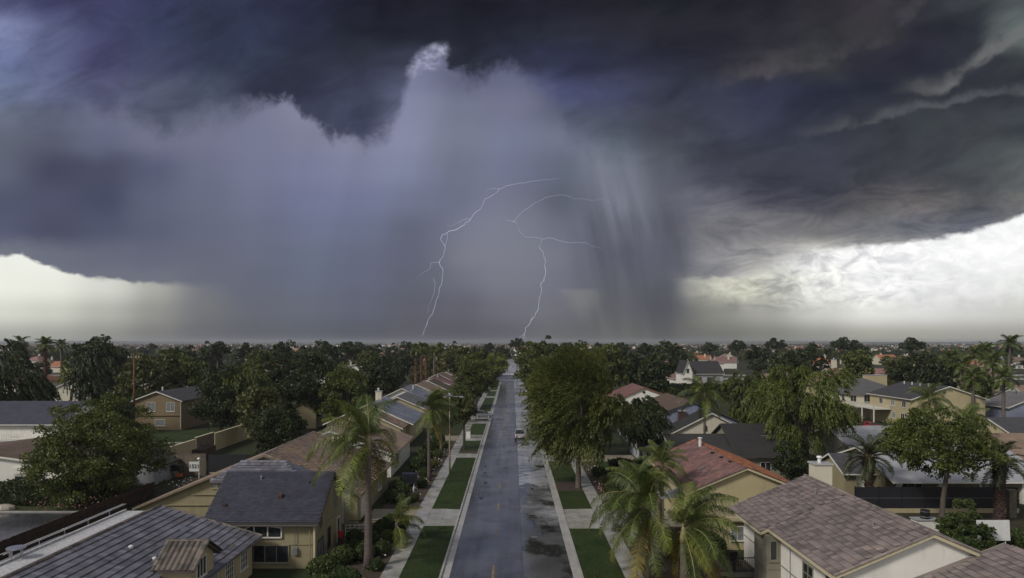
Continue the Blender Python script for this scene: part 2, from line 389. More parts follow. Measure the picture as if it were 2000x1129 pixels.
M = {}
M['cream'] = mat('cream_stucco', (0.40,0.34,0.205), 0.85, 0.07, 0.5, bump=0.25, bscale=60, streak=0.35)
M['tan'] = mat('tan_stucco', (0.26,0.225,0.135), 0.85, 0.07, 0.5, bump=0.25, bscale=60, streak=0.4)
M['white'] = mat('white_stucco', (0.70,0.68,0.63), 0.8, 0.06, 0.6, bump=0.2, bscale=60, streak=0.3)
M['offwhite'] = mat('off_white_stucco', (0.56,0.52,0.42), 0.85, 0.06, 0.5, bump=0.2, bscale=60, streak=0.3)
M['greige'] = mat('greige_paint', (0.23,0.22,0.17), 0.7, 0.06, 1)
M['brown_wall'] = mat('brown_stucco', (0.20,0.15,0.085), 0.85, 0.08, 0.5, streak=0.4)
M['blue_wall'] = mat('blue_grey_siding', (0.20,0.22,0.30), 0.75, 0.07, 0.6, streak=0.4)
M['grey_wall'] = mat('pale_grey_siding', (0.33,0.34,0.36), 0.8, 0.06, 0.6, streak=0.3)
M['trim'] = mat('white_trim', (0.62,0.60,0.54), 0.6, 0.06, 2, streak=0.3)
M['trimw'] = mat('cream_trim', (0.50,0.44,0.30), 0.6, 0.06, 2)
M['trimd'] = mat('dark_trim', (0.05,0.045,0.04), 0.6, 0.1, 2)
M['glass'] = mat('window_glass', (0.025,0.028,0.032), 0.08, 0.4, 0.8, spec=0.6)
M['curtain'] = mat('curtained_glass', (0.22,0.23,0.24), 0.2, 0.3, 3, spec=0.6)
M['slate'] = mat('slate_tile', (0.165,0.165,0.20), 0.40, 0.15, 0.9, col2=(0.09,0.085,0.095), rnd=0.28, wet=0.5, bump=0.3)
M['oldtile'] = mat('weathered_brown_tile', (0.135,0.110,0.092), 0.6, 0.2, 1.4, col2=(0.065,0.058,0.055), rnd=0.45, bump=0.3)
M['navy'] = mat('navy_shingle', (0.034,0.035,0.055), 0.7, 0.2, 1.0, col2=(0.022,0.022,0.034), rnd=0.22, bump=0.3)
M['mauve'] = mat('mauve_brown_tile', (0.215,0.172,0.160), 0.5, 0.15, 0.5, col2=(0.135,0.118,0.120), rnd=0.33, wet=0.3, bump=0.3)
M['ochre'] = mat('ochre_brown_tile', (0.27,0.19,0.115), 0.6, 0.2, 0.35, col2=(0.15,0.115,0.12), rnd=0.42, bump=0.3)
M['red'] = mat('red_clay_tile', (0.165,0.080,0.070), 0.5, 0.15, 0.8, col2=(0.115,0.070,0.070), rnd=0.3, wet=0.3, bump=0.3)
M['orange'] = mat('orange_clay_tile', (0.27,0.105,0.05), 0.6, 0.2, 1.5, rnd=0.4)
M['charcoal'] = mat('charcoal_shingle', (0.028,0.026,0.026), 0.8, 0.2, 1.0, rnd=0.15)
M['darkgrey'] = mat('dark_grey_shingle', (0.055,0.055,0.062), 0.7, 0.2, 1.0, rnd=0.2)
M['midgrey'] = mat('grey_shingle', (0.12,0.115,0.12), 0.65, 0.15, 1.0, rnd=0.2, wet=0.4)
M['wetblue'] = mat('wet_slate_shingle', (0.12,0.125,0.15), 0.35, 0.2, 0.8, rnd=0.2, wet=0.6)
M['brownroof'] = mat('brown_shingle', (0.095,0.065,0.045), 0.7, 0.2, 0.6, rnd=0.25)
M['tanroof'] = mat('tan_brown_roof', (0.20,0.14,0.105), 0.65, 0.2, 0.8, rnd=0.3)
M['terracotta'] = mat('terracotta_roof', (0.33,0.12,0.06), 0.65, 0.2, 0.8, rnd=0.3)
M['pinkroof'] = mat('dusty_pink_roof', (0.22,0.12,0.11), 0.65, 0.2, 0.8, rnd=0.3)
M['paleroof'] = mat('pale_wet_roof', (0.36,0.36,0.38), 0.3, 0.15, 0.8, rnd=0.15, wet=0.5)
M['gravel'] = mat('white_roof_gravel', (0.50,0.49,0.50), 0.6, 0.3, 9, col2=(0.24,0.24,0.25), bump=0.6, bscale=12)
M['concrete'] = mat('damp_concrete', (0.36,0.35,0.33), 0.45, 0.14, 0.5, col2=(0.17,0.165,0.14), wet=0.85, rnd=0.05, bump=0.1)
M['concrete_dry'] = mat('tan_concrete', (0.27,0.23,0.165), 0.6, 0.1, 0.7, wet=0.3, rnd=0.07)
M['kerb'] = mat('kerb_concrete', (0.36,0.35,0.34), 0.45, 0.15, 1.2, wet=0.5, rnd=0.10)
M['lawn'] = mat('lawn_grass', (0.034,0.047,0.015), 0.75, 0.25, 0.45, col2=(0.015,0.029,0.008), spec=0.2, bump=0.8, bscale=45)
M['lawn_blade'] = leaf_mat('grass_blades', (0.045,0.068,0.015), (0.020,0.040,0.008), 0.5)
M['lawn2'] = mat('yard_grass', (0.035,0.05,0.016), 0.85, 0.3, 0.5, col2=(0.045,0.038,0.02), spec=0.2)
M['mulch'] = mat('bark_mulch', (0.050,0.034,0.025), 0.85, 0.4, 6, col2=(0.028,0.018,0.014), bump=0.8, bscale=20)
M['soil'] = mat('yard_soil', (0.07,0.055,0.04), 0.85, 0.3, 0.4, col2=(0.035,0.038,0.02), bump=0.5, bscale=10)
M['wood_red'] = mat('dark_red_fence_wood', (0.045,0.026,0.022), 0.7, 0.3, 1.5, rnd=0.35, wet=0.3)
M['wood_grey'] = mat('weathered_grey_wood', (0.14,0.115,0.085), 0.8, 0.25, 2, rnd=0.25, streak=0.5)
M['screen'] = mat('black_screen_fabric', (0.010,0.009,0.014), 0.75, 0.2, 1)
M['metal'] = mat('galvanised_metal', (0.42,0.43,0.47), 0.35, 0.15, 2, metal=0.7)
M['whitem'] = mat('white_painted_metal', (0.65,0.65,0.65), 0.4, 0.06, 3)
M['black'] = mat('black_paint', (0.012,0.012,0.013), 0.4, 0.2, 3)
M['bark'] = mat('grey_brown_bark', (0.085,0.07,0.055), 0.85, 0.3, 3, bump=0.8, bscale=8, stretch=(1, 1, 0.25))
M['palmbark'] = mat('palm_bark', (0.105,0.083,0.075), 0.8, 0.25, 1.5, bump=0.8, bscale=5, stretch=(0.4, 0.4, 4))
M['palmskirt'] = mat('rusty_palm_skirt', (0.16,0.075,0.035), 0.85, 0.35, 3, rnd=0.4, bump=0.6)
M['datebark'] = mat('date_palm_bark', (0.075,0.042,0.030), 0.9, 0.35, 3, rnd=0.4, bump=0.6)
M['crownshaft'] = mat('palm_crown_shaft', (0.20,0.19,0.08), 0.6, 0.3, 2, col2=(0.12,0.09,0.05))
M['frond'] = leaf_mat('palm_leaflet', (0.085, 0.115, 0.024), (0.05, 0.075, 0.016), 1.0, 0.45)
M['frond_lit'] = leaf_mat('fresh_palm_leaflet', (0.15, 0.18, 0.032), (0.095, 0.125, 0.024), 1.0, 0.45)  # brighter copy of the leaflet, its lit look put into the colour
M['frond_yellow'] = leaf_mat('yellowing_palm_leaflet', (0.26,0.19,0.03), (0.12,0.12,0.022), 0.8, 0.5)
M['frond_dark'] = leaf_mat('date_palm_leaflet', (0.035,0.048,0.018), (0.022,0.032,0.012), 1.0, 0.5)
M['leaf'] = leaf_mat('tree_leaves', (0.105, 0.125, 0.026), (0.045, 0.065, 0.014))
M['leaf_dark'] = leaf_mat('dark_tree_leaves', (0.042, 0.058, 0.016), (0.018, 0.028, 0.008))
M['leaf_ficus'] = leaf_mat('street_tree_leaves', (0.125, 0.14, 0.032), (0.05, 0.066, 0.016), 0.30)
M['leaf_bright'] = leaf_mat('bright_green_leaves', (0.165, 0.185, 0.026), (0.085, 0.11, 0.016))
M['leaf_pepper'] = leaf_mat('pepper_tree_leaves', (0.120,0.145,0.026), (0.055,0.078,0.014), 0.5)
M['leaf_olive'] = leaf_mat('olive_green_leaves', (0.105, 0.11, 0.034), (0.055, 0.065, 0.02))
M['leaf_bush'] = leaf_mat('shrub_leaves', (0.08, 0.105, 0.028), (0.04, 0.058, 0.016), 1.2)
M['hedge'] = leaf_mat('hedge_leaves', (0.05, 0.075, 0.016), (0.024, 0.04, 0.01), 1.0)
M['flower'] = mat('white_petals', (0.75,0.73,0.70), 0.6, 0.05, 3)
M['flower_pink'] = mat('pink_petals', (0.42,0.20,0.20), 0.6, 0.2, 3, rnd=0.3)
M['red_paint'] = mat('red_paint', (0.40,0.02,0.02), 0.35, 0.1, 3)
M['orange_paint'] = mat('orange_plastic', (0.55,0.15,0.04), 0.4, 0.1, 3)
M['blue_paint'] = mat('blue_panel', (0.05,0.15,0.30), 0.45, 0.15, 3)
M['white_ink'] = mat('white_ink', (0.45,0.55,0.65), 0.5, 0.05, 3)
M['navy_paint'] = mat('navy_paint', (0.02,0.022,0.05), 0.5, 0.1, 3)
M['yellow_line'] = mat('worn_yellow_paint', (0.26,0.19,0.07), 0.4, 0.3, 3, col2=(0.07,0.06,0.05), wet=0.4)
M['white_line'] = mat('worn_white_paint', (0.85,0.85,0.83), 0.35, 0.08, 2, wet=0.4)
M['tar'] = mat('tar_patch', (0.012,0.012,0.014), 0.3, 0.2, 3)
M['rock'] = mat('pale_rock', (0.36,0.31,0.26), 0.7, 0.2, 2, bump=0.5)
M['car_silver'] = mat('silver_car_paint', (0.50,0.51,0.54), 0.2, 0.03, 1, metal=0.5)
M['car_black'] = mat('black_car_paint', (0.03,0.032,0.036), 0.18, 0.05, 1, metal=0.3)
M['car_grey'] = mat('graphite_car_paint', (0.09,0.095,0.105), 0.2, 0.05, 1, metal=0.4)
M['car_mid'] = mat('grey_car_paint', (0.22,0.23,0.25), 0.2, 0.05, 1, metal=0.5)
M['car_white'] = mat('white_car_paint', (0.70,0.70,0.70), 0.2, 0.03, 1)
M['rubber'] = mat('tyre_rubber', (0.015,0.015,0.015), 0.8, 0.2, 3)
M['taillight'] = mat('red_lamp_glass', (0.35,0.01,0.01), 0.15, 0.1, 3)
M['headlight'] = mat('clear_lamp_glass', (0.7,0.7,0.72), 0.1, 0.05, 3)

def wet_road(name, base, r_lo, r_hi, spec, puddle, near=0.0):
    m = bpy.data.materials.new(name); m.use_nodes = True; t = m.node_tree; b = t.nodes['Principled BSDF']
    tc = t.nodes.new('ShaderNodeTexCoord'); v = Ex(t, tc.outputs['Object'])
    mp = t.nodes.new('ShaderNodeMapping'); mp.inputs['Scale'].default_value = (0.8, 0.55, 1.0)
    t.links.new(v.s, mp.inputs[0]); vs = Ex(t, mp.outputs[0])
    a = noise(t, vs, 0.45, 6, 0.6, 0.6, seed=2.0); f = noise(t, v, 14.0, 4, 0.7, seed=3.0)
    mp2 = t.nodes.new('ShaderNodeMapping'); mp2.inputs['Scale'].default_value = (1.6, 0.05, 1.0)
    t.links.new(v.s, mp2.inputs[0]); tr = noise(t, Ex(t, mp2.outputs[0]), 0.8, 3, 0.6, seed=6.0)
    sy = t.nodes.new('ShaderNodeSeparateXYZ'); t.links.new(v.s, sy.inputs[0])
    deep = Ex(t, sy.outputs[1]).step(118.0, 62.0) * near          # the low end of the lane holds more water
    big = noise(t, v, 0.16, 3, 0.5, 0.5, seed=14.0)
    w = (a * 0.6 + big * 0.5 - 0.05 + deep).step(puddle, puddle + 0.075)                       # standing water
    big0 = noise(t, v, 0.11, 5, 0.6, 0.8, seed=24.0)
    c = mix(t, f.step(0.3, 0.7, False), tuple(x * 0.75 for x in base), tuple(x * 1.3 for x in base))
    c = mix(t, tr.step(0.35, 0.65, False) * 0.75, c, tuple(x * 0.45 for x in base)); c = mix(t, big0.step(0.45, 0.6) * 0.6, c, tuple(x * 1.7 for x in base))
    mp3 = t.nodes.new('ShaderNodeMapping'); mp3.inputs['Scale'].default_value = (0.12, 1.0, 1.0)
    t.links.new(v.s, mp3.inputs[0]); cr = noise(t, Ex(t, mp3.outputs[0]), 0.33, 2, 0.5, 0.3, seed=7.0)
    crack = (cr - 0.5)._m('ABSOLUTE').step(0.006, 0.0)
    c = mix(t, crack * 0.8, c, (0.01,0.01,0.01))
    if near:      # tree reflections painted in: base colour darkens towards the near end, ragged edge
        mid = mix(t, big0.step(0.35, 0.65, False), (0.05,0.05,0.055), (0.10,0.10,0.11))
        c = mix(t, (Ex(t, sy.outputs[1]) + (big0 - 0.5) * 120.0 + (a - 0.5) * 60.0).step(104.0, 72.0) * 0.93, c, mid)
    c = mix(t, w, c, (0.028,0.028,0.030))
    t.links.new(c.s, b.inputs['Base Color'])
    rg = ((tr - 0.4) * 0.30 + f * 0.06 + (a.step(0.3, 0.7, False) * (r_lo - r_hi)) + (r_hi - 0.05))._m('MAXIMUM', 0.03)
    rr = mix(t, w, comb(t, rg, rg, rg), (0.02, 0.02, 0.02))
    t.links.new(rr.s, b.inputs['Roughness'])
    b.inputs['Specular IOR Level'].default_value = 0.5; b.inputs['IOR'].default_value = 2.1
    bn = t.nodes.new('ShaderNodeBump'); bn.inputs['Distance'].default_value = 0.008
    t.links.new((w * -0.35 + 0.35).s, bn.inputs['Strength'])
    t.links.new(f.s, bn.inputs['Height']); t.links.new(bn.outputs[0], b.inputs['Normal'])
    return m
M['road'] = wet_road('wet_asphalt', (0.050,0.050,0.058), 0.07, 0.30, 1.0, 0.66)
M['road_puddled'] = wet_road('puddled_asphalt', (0.30,0.30,0.33), 0.05, 0.20, 1.0, 0.57, 0.10)  # pale base colour paints in bright sky glare on the wet surface
# ------------------------------------------------------------------ the setting
def struct(name, mb, m, origin=None, parent=None, smooth=False):
    o = mb.build(name, m, parent, origin, smooth)
    if parent is None: o['kind'] = 'structure'
    return o

def ground_material():
    m = bpy.data.materials.new('suburb_ground'); m.use_nodes = True; t = m.node_tree; b = t.nodes['Principled BSDF']
    tc = t.nodes.new('ShaderNodeTexCoord'); v = Ex(t, tc.outputs['Object'])
    a = noise(t, v, 0.05, 6, 0.6, seed=1.0); g = noise(t, v, 0.6, 5, 0.6, seed=2.0)
    c = mix(t, a.step(0.42, 0.58), (0.030,0.042,0.016), (0.055,0.048,0.030))
    c = mix(t, g.step(0.35, 0.7, False), c, (0.024,0.026,0.014))
    t.links.new(c.s, b.inputs['Base Color']); b.inputs['Roughness'].default_value = 0.9; b.inputs['Specular IOR Level'].default_value = 0.2
    return m
struct('ground', MB().poly([(-6900,-100,0),(6900,-100,0),(6900,6500,0),(-6900,6500,0)]), ground_material())

Y0, YX0, YX1, Y1 = 40.0, 342.0, 398.0, 760.0      # street start, cross avenue, street end
LX, RX, SX = -5.07, 4.95, 0.93
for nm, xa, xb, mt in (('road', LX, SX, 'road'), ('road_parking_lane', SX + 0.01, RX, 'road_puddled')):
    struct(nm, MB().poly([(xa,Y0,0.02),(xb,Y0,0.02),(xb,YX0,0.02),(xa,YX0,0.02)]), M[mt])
struct('cross_avenue', MB().poly([(-420,YX0,0.02),(420,YX0,0.02),(420,YX1,0.02),(-420,YX1,0.02)]), M['road'])
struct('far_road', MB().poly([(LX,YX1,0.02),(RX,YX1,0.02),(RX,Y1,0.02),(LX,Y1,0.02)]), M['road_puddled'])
md = MB()
md.box(-420, -8, 364, 378, 0, 0.16); md.box(8, 420, 364, 378, 0, 0.16)
struct('grass_median', md, M['lawn2'])
# painted marks
for i in range(26):
    y = 56.4 + i * 11.15
    if y < YX0 - 6: struct('lane_dash', MB().poly([(-1.66,y-1.6,0.025),(-1.46,y-1.6,0.025),(-1.46,y+1.6,0.025),(-1.66,y+1.6,0.025)]), M['yellow_line'])
mk = MB().poly([(-1.9,150,0.0248),(-1.76,150,0.0248),(-1.76,330,0.0248),(-1.9,330,0.0248)])
struct('centre_line', mk, M['yellow_line'])
struct('stop_line', MB().poly([(LX+.3,335.2,0.025),(RX-.3,335.2,0.025),(RX-.3,336.4,0.025),(LX+.3,336.4,0.025)]), M['white_line'])
for y0, y1 in ((337.0, 343.0), (398.0, 408.0)):
    cw = MB()
    for i in range(14):
        x = -9.2 + i * 1.35
        cw.poly([(x,y0,0.0285),(x+.85,y0,0.0285),(x+.85,y1,0.0285),(x,y1,0.0285)])
    struct('zebra_crossing', cw, M['white_line'])
# tar patches and a manhole
for (x, y, a, b) in ((-3.75,83,.28,.7),(-3.55,92,.25,.9),(-3.9,99,.3,.5),(-4.1,104,.3,.5)):
    struct('tar_patch', MB().poly([(x + a*math.cos(k*.7)*(1+.25*math.sin(k*3.3)), y + b*math.sin(k*.7)*(1+.2*math.cos(k*2.1)), 0.0245) for k in range(9)]), M['tar'])
mh = MB().tube([(2.2,66.5,0.02),(2.2,66.5,0.03)], 0.33, 14)
tag(mh.build('manhole_cover', M['metal'], None, (2.2,66.5,0)), 'round metal manhole cover shining in the puddled right lane', 'manhole cover')

# kerbs, gutters, paving slabs: pieces that share one mesh of each kind
def pieces(base_name, parent, mb, m, spots, origin=(0, 0, 0)):
    first = mb.build(base_name, m, None, None); first.location = (0, 0, 0)
    me = first.data
    first.parent = parent; first.location = spots[0]; KIDS.setdefault(parent.name, []).append(first)
    for s in spots[1:]:
        o = bpy.data.objects.new(base_name, me); COL.objects.link(o); adopt(o, parent); o.location = s
def setting_root(name):
    o = bpy.data.objects.new(name, None); COL.objects.link(o); o['kind'] = 'structure'; return o
rng = random.Random(5)
for nm, side in (('kerb_left', -1), ('kerb_right', 1)):
    k = setting_root(nm)
    e = LX if side < 0 else RX
    sp = [(e, 50 + i * 3.0, 0) for i in range(97) if 50 + i*3.0 < YX0 - 4]
    g0, g1 = sorted((0.0, side * 0.62)); k0, k1 = sorted((side * 0.625, side * 0.80))
    pieces('gutter_slab', k, MB().hexa([(g0,.012,-.05),(g1,.012,-.05),(g1,2.988,-.05),(g0,2.988,-.05),(g0,.012,.030),(g1,.012,.030),(g1,2.988,.030),(g0,2.988,.030)]), M['kerb'], sp)
    pieces('kerb_stone', k, MB().box(k0, k1, .012, 2.988, -.05, .155), M['kerb'], sp)
for nm, xa in (('sidewalk_left', -10.6), ('sidewalk_right', 9.07)):
    k = setting_root(nm)
    struct('sidewalk_bed', MB().box(xa + .01, xa + 1.52, 45, YX0 - 4, -.05, .128), M['concrete_dry'], None, k)
    sp = [(xa, 46 + i * 1.53, 0.0) for i in range(188)]
    pieces('paving_slab', k, MB().box(0, 1.53, .005, 1.525, .06, .137), M['concrete'], sp)

# verge: lawns, driveways and beds between kerb and sidewalk
def strip(name, xa, xb, ya, yb, m, z=0.13, side=None):
    b = MB().box(xa, xb, ya, yb, -0.02, z)
    return struct(name, b, M[m])
LV, RV = (-9.06, -5.88), (5.76, 9.06)
def verge(V, segs, side):
    for ya, yb, kind in segs:
        if kind == 'lawn': strip('lawn', V[0], V[1], ya, yb, 'lawn', 0.15)
        elif kind == 'bed': strip('mulch_bed', V[0], V[1], ya, yb, 'mulch', 0.12)
        elif kind == 'drive':
            n = 2; w = (V[1] - V[0]) / n
            root = setting_root('driveway_apron'); inner = V[0] if side < 0 else V[1]; outer = V[1] if side < 0 else V[0]
            for i in range(n):
                x0, x1 = V[0] + i*w + .008, V[0] + (i+1)*w - .008
                fl0 = 1.0 if (side < 0 and i == n-1) or (side > 0 and i == 0) else 0.0
                b = MB()
                za, zb = (0.135, 0.09) if fl0 else (0.14, 0.135)
                if side > 0: za, zb = zb, za
                b.hexa([(x0,ya,-.02),(x1,ya,-.02),(x1,yb,-.02),(x0,yb,-.02),(x0,ya,za),(x1,ya,zb),(x1,yb,zb),(x0,yb,za)])
                struct('concrete_slab', b, M['concrete'], None, root)
verge(LV, [(44,70,'lawn'),(70.02,77.2,'drive'),(77.22,111.3,'lawn'),(111.32,115.5,'drive'),(115.52,118,'bed'),(118.02,130.5,'lawn'),(130.52,138.8,'drive'),(138.82,158,'lawn'),(158.02,164,'drive'),(164.02,168,'bed'),(168.02,186,'drive'),(186.02,231,'lawn'),(231.02,238,'drive'),(238.02,262,'lawn'),(262.02,268,'drive'),(268.02,336,'lawn')], -1)
verge(RV, [(44,69,'lawn'),(69.02,77.2,'drive'),(77.22,86.5,'lawn'),(86.52,92,'bed'),(92.02,108,'lawn'),(108.02,114,'drive'),(114.02,150,'lawn'),(150.02,157,'drive'),(157.02,200,'lawn'),(200.02,206,'drive'),(206.02,336,'lawn')], 1)
def drive(xa, xb, ya, yb, m='concrete_dry'):
    r = setting_root('driveway'); n = max(1, round(abs(xb - xa) / 2.6)); w = (xb - xa) / n
    for i in range(n):
        for j in range(2):
            hy = (yb - ya) / 2
            struct('concrete_slab', MB().box(xa + i*w + .01, xa + (i+1)*w - .01, ya + j*hy + .01, ya + (j+1)*hy - .01, -.02, .135), M[m], None, r)
drive(-15.6, -10.62, 71.6, 77.2); drive(10.62, 18, 70, 76.5, 'concrete'); drive(-16.6, -10.62, 131, 137.5); drive(-16.6, -10.62, 178, 184)
drive(10.62, 20, 108, 114)
# planting beds behind the sidewalks
strip('mulch_bed', -16.2, -10.63, 44, 71.4, 'mulch', 0.12); strip('mulch_bed', -14.8, -10.63, 77.4, 130.6, 'mulch', 0.12)
strip('mulch_bed', 10.63, 17.5, 44, 69.8, 'mulch', 0.12); strip('mulch_bed', 10.63, 13.2, 76.7, 107.8, 'mulch', 0.12)
strip('front_lawn', 13.22, 20.5, 76.7, 107.8, 'lawn', 0.14)
# side street and yards on the left, yard lawn behind the beige wall
struct('side_street', MB().poly([(-110,57,.02),(-46.4,57,.02),(-46.4,76,.02),(-110,76,.02)]), M['road'])
strip('side_street_kerb', -110, -46.4, 76.02, 76.25, 'kerb', 0.14)
strip('yard_lawn', -110, -46.4, 76.3, 84, 'lawn2', 0.12)
strip('park_lawn', -92, -53, 112, 145, 'lawn', 0.08)
strip('park_path', -90, -53, 127.2, 129, 'concrete', 0.1)
strip('back_patio', 56, 92, 120, 140, 'concrete', 0.06)
strip('white_forecourt', 86, 100, 126, 149, 'concrete', 0.07)

# far hills closing the plain
rh = np.random.default_rng(4); hb = MB()
xs = np.linspace(-6800, 6800, 120)
def ridge(y, h, amp, s):
    ph = rh.uniform(0, 6.28, 6)
    return [h + amp * sum(math.sin(x / (900.0 / (k + 1) * s) + ph[k]) / (k + 1) for k in range(6)) for x in xs]
hz = ridge(0, 24, 3.0, 1.0)
for i in range(len(xs) - 1):
    a, b = xs[i], xs[i + 1]
    hb.poly([(a,5200,0),(b,5200,0),(b,5600,hz[i+1]*.7),(a,5600,hz[i]*.7)]); hb.poly([(a,5600,hz[i]*.7),(b,5600,hz[i+1]*.7),(b,6300,hz[i+1]),(a,6300,hz[i])])
struct('hills', hb, mat('hill_scrub', (0.045,0.055,0.035), 0.9, 0.4, 0.01, col2=(0.10,0.09,0.08)), smooth=True)

# the air: thin rain haze
hz_ = MB().box(-7000, 7000, -300, 6600, -1, 36)
hzo = hz_.build('haze', bpy.data.materials.new('rain_haze')); hzo['kind'] = 'stuff'
hm = hzo.data.materials[0]; hm.use_nodes = True; ht = hm.node_tree; ht.nodes.clear()
pv = ht.nodes.new('ShaderNodeVolumePrincipled'); pv.inputs['Density'].default_value = 0.00013; pv.inputs['Color'].default_value = (0.80,0.82,0.90,1); pv.inputs['Anisotropy'].default_value = 0.2
ho = ht.nodes.new('ShaderNodeOutputMaterial'); ht.links.new(pv.outputs[0], ho.inputs['Volume'])

# lightning, seven kilometres off
ML = bpy.data.materials.new('lightning_glow'); ML.use_nodes = True
_b = ML.node_tree.nodes['Principled BSDF']; _b.inputs['Base Color'].default_value = (0,0,0,1)
_b.inputs['Emission Color'].default_value = (0.78,0.85,1.0,1); _b.inputs['Emission Strength'].default_value = 0.9
ML2 = ML.copy(); ML2.name = 'faint_lightning_glow'; ML2.node_tree.nodes['Principled BSDF'].inputs['Emission Strength'].default_value = 0.62
YL = 7000.0
def bolt(name, label, main, branches, w=1.0):
    rr = random.Random(len(main))
    def pth(pts, jag):
        out = []
        for (a, b), (c, d) in zip(pts, pts[1:]):
            n = max(2, int(math.hypot(c - a, d - b) / 5))
            for i in range(n):
                u = i / n; j = jag if i else jag * .3
                out.append((a + (c-a)*u + rr.uniform(-j, j), b + (d-b)*u + rr.uniform(-j, j)))
        out.append(pts[-1])
        return [((x - 1000) / F * YL, YL + rr.uniform(-8, 8), H - (y - 668) / F * YL) for x, y in out]
    m0 = pth(main, 1.9)
    root = thing(name, label, 'lightning', m0[-1])
    n = len(m0)
    MB().tube(m0, [w * 5.25 * 0.21 * (0.45 + 0.55 * min(1, i / n * 3)) * rr.uniform(.6, 1.25) for i in range(n)], 5).build('main_channel', ML, root)
    for b in branches:
        pb = pth(b, 1.1)
        MB().tube(pb, [w * 5.25 * 0.19 * (1 - 0.7 * i / len(pb)) for i in range(len(pb))], 4).build('branch', ML2, root)
def zc(pts): return [(800 + x / 3.2256, 330 + y / 3.2256) for x, y in pts]
bolt('lightning_bolt', 'forked lightning bolt reaching down left of the street, tallest of the two', zc([(720,88),(660,96),(565,125),(540,155),(475,190),(450,250),(395,300),(385,320),(312,370),(245,395),(205,412),(192,445),(222,485),(218,535),(185,590),(208,625),(205,700),(183,780),(160,860),(148,910),(112,960),(96,1010),(84,1050)]),
     [zc([(385,318),(340,318),(290,345),(250,360),(235,342)]), zc([(185,590),(135,592),(128,630),(95,645),(40,690)]), zc([(150,690),(162,720),(152,790),(125,850),(112,910)]), zc([(720,88),(830,68),(955,60)]), zc([(565,125),(530,120),(480,140)]), zc([(222,485),(238,440),(235,400),(300,375),(370,345)])])
bolt('lightning_bolt', 'arched lightning bolt striking behind the trees at the end of the street', zc([(832,458),(815,488),(845,540),(856,590),(848,700),(828,720),(829,770),(818,830),(814,872),(790,930),(730,1000),(724,1035),(705,1086)]),
     [zc([(832,458),(832,440),(790,430),(722,425),(690,390),(672,340)]), zc([(832,440),(890,436),(1000,465),(1100,462),(1160,490),(1210,500)]), zc([(660,330),(640,330),(605,318)]), zc([(672,340),(650,330),(720,262),(790,212),(880,172),(975,165),(1040,188),(1160,198),(1210,188),(1285,225)]), zc([(724,1035),(690,1060),(680,1078)]), zc([(760,965),(775,930),(765,915)]), zc([(724,1040),(735,1085)])], 1.15)
# ------------------------------------------------------------------ houses
def tile_mesh(kind, tw, ex, name='roof_tile'):
    """one roof tile: x along the course, y up the slope, z off the deck; laps the course above"""
    L = ex * 1.12; th = 0.035
    if kind == 'barrel':
        v = []; f = []; n = 4
        for j, (y, z) in enumerate(((0, .03), (L, .005))):
            for i in range(n + 1):
                a = math.pi * i / n
                v.append((tw/2 - math.cos(a) * tw * .40, y, z + math.sin(a) * .085))
            v.append((tw * 0.995, y, z + .004)); 
        k = n + 2
        for i in range(k - 1): f.append((i, i+1, k+i+1, k+i))
        f.append(tuple(range(k - 1, -1, -1)))
        return v, f
    g = tw * .012
    lift = .055 if ex > .3 else .02; g = tw * (.022 if ex > .3 else .01); th = .022
    v = [(g,0,lift),(tw-g,0,lift),(tw-g,L,-.006),(g,L,-.006),(g,0,lift+th),(tw-g,0,lift+th),(tw-g,L,.012),(g,L,.012)]
    return v, [(0,1,5,4),(4,5,6,7),(1,2,6,5),(3,0,4,7),(3,2,1,0)]

def tile_slope(parent, o, u, w, width, length, ex, tw, m, kind='flat', nobj=0, keep=None, jit=0.004, seed=1, name='roof_tile', near=None):
    """o: eave corner (world), u along the eave, w up the slope; nearest nobj tiles are objects, the rest one mesh"""
    o = Vector(o); u = Vector(u).normalized(); w = Vector(w).normalized(); n = u.cross(w).normalized()
    if n.z < 0: n = -n
    rr = random.Random(seed); rows = int(length / ex + .01); cols = int(width / tw)
    sx = width / cols; sy = length / rows
    v, f = tile_mesh(kind, sx, sy)
    cells = []
    for r in range(rows):
        off = (sx / 2 if (r % 2 and kind == 'flat') else 0)
        for c in range(cols):
            x = c * sx + off; y = r * sy
            if x + sx > width + .001: continue
            if keep and not keep(x + sx/2, y + sy/2): continue
            p = o + u * x + w * y + n * (0.012 + rr.uniform(0, jit)) + u * rr.uniform(-jit, jit)
            cells.append((p, rr.uniform(-.012, .012)))
    cam_p = Vector(near) if near else Vector((0, 0, H))
    cells.sort(key=lambda a: (a[0] - cam_p).length)
    base = Matrix((u, w, n)).transposed().to_4x4()
    if nobj:
        me = bpy.data.meshes.new(name); me.from_pydata(v, [], f); me.materials.append(m); me.update()
        pl = world_loc(parent)
        for p, a in cells[:nobj]:
            t = bpy.data.objects.new(name, me); COL.objects.link(t); adopt(t, parent)
            t.matrix_basis = Matrix.Translation(p - pl) @ base @ Matrix.Rotation(a, 4, 'Z')
    rest = cells[nobj:]
    if rest:
        va = np.array(v); R3 = np.array([list(u), list(w), list(n)])
        vw = va @ R3
        P = np.array([list(p) for p, _ in rest]); V = (P[:, None, :] + vw[None]).reshape(-1, 3)
        k = len(v); me = bpy.data.meshes.new(name + '_courses')
        F_ = [tuple(i * k + q for q in ff) for i in range(len(rest)) for ff in f]
        pl = world_loc(parent)
        me.from_pydata((V - np.array(list(pl))).tolist(), [], F_); me.materials.append(m); me.update()
        t = bpy.data.objects.new(name + '_courses', me); COL.objects.link(t); adopt(t, parent); t['kind'] = 'stuff'
    return cells

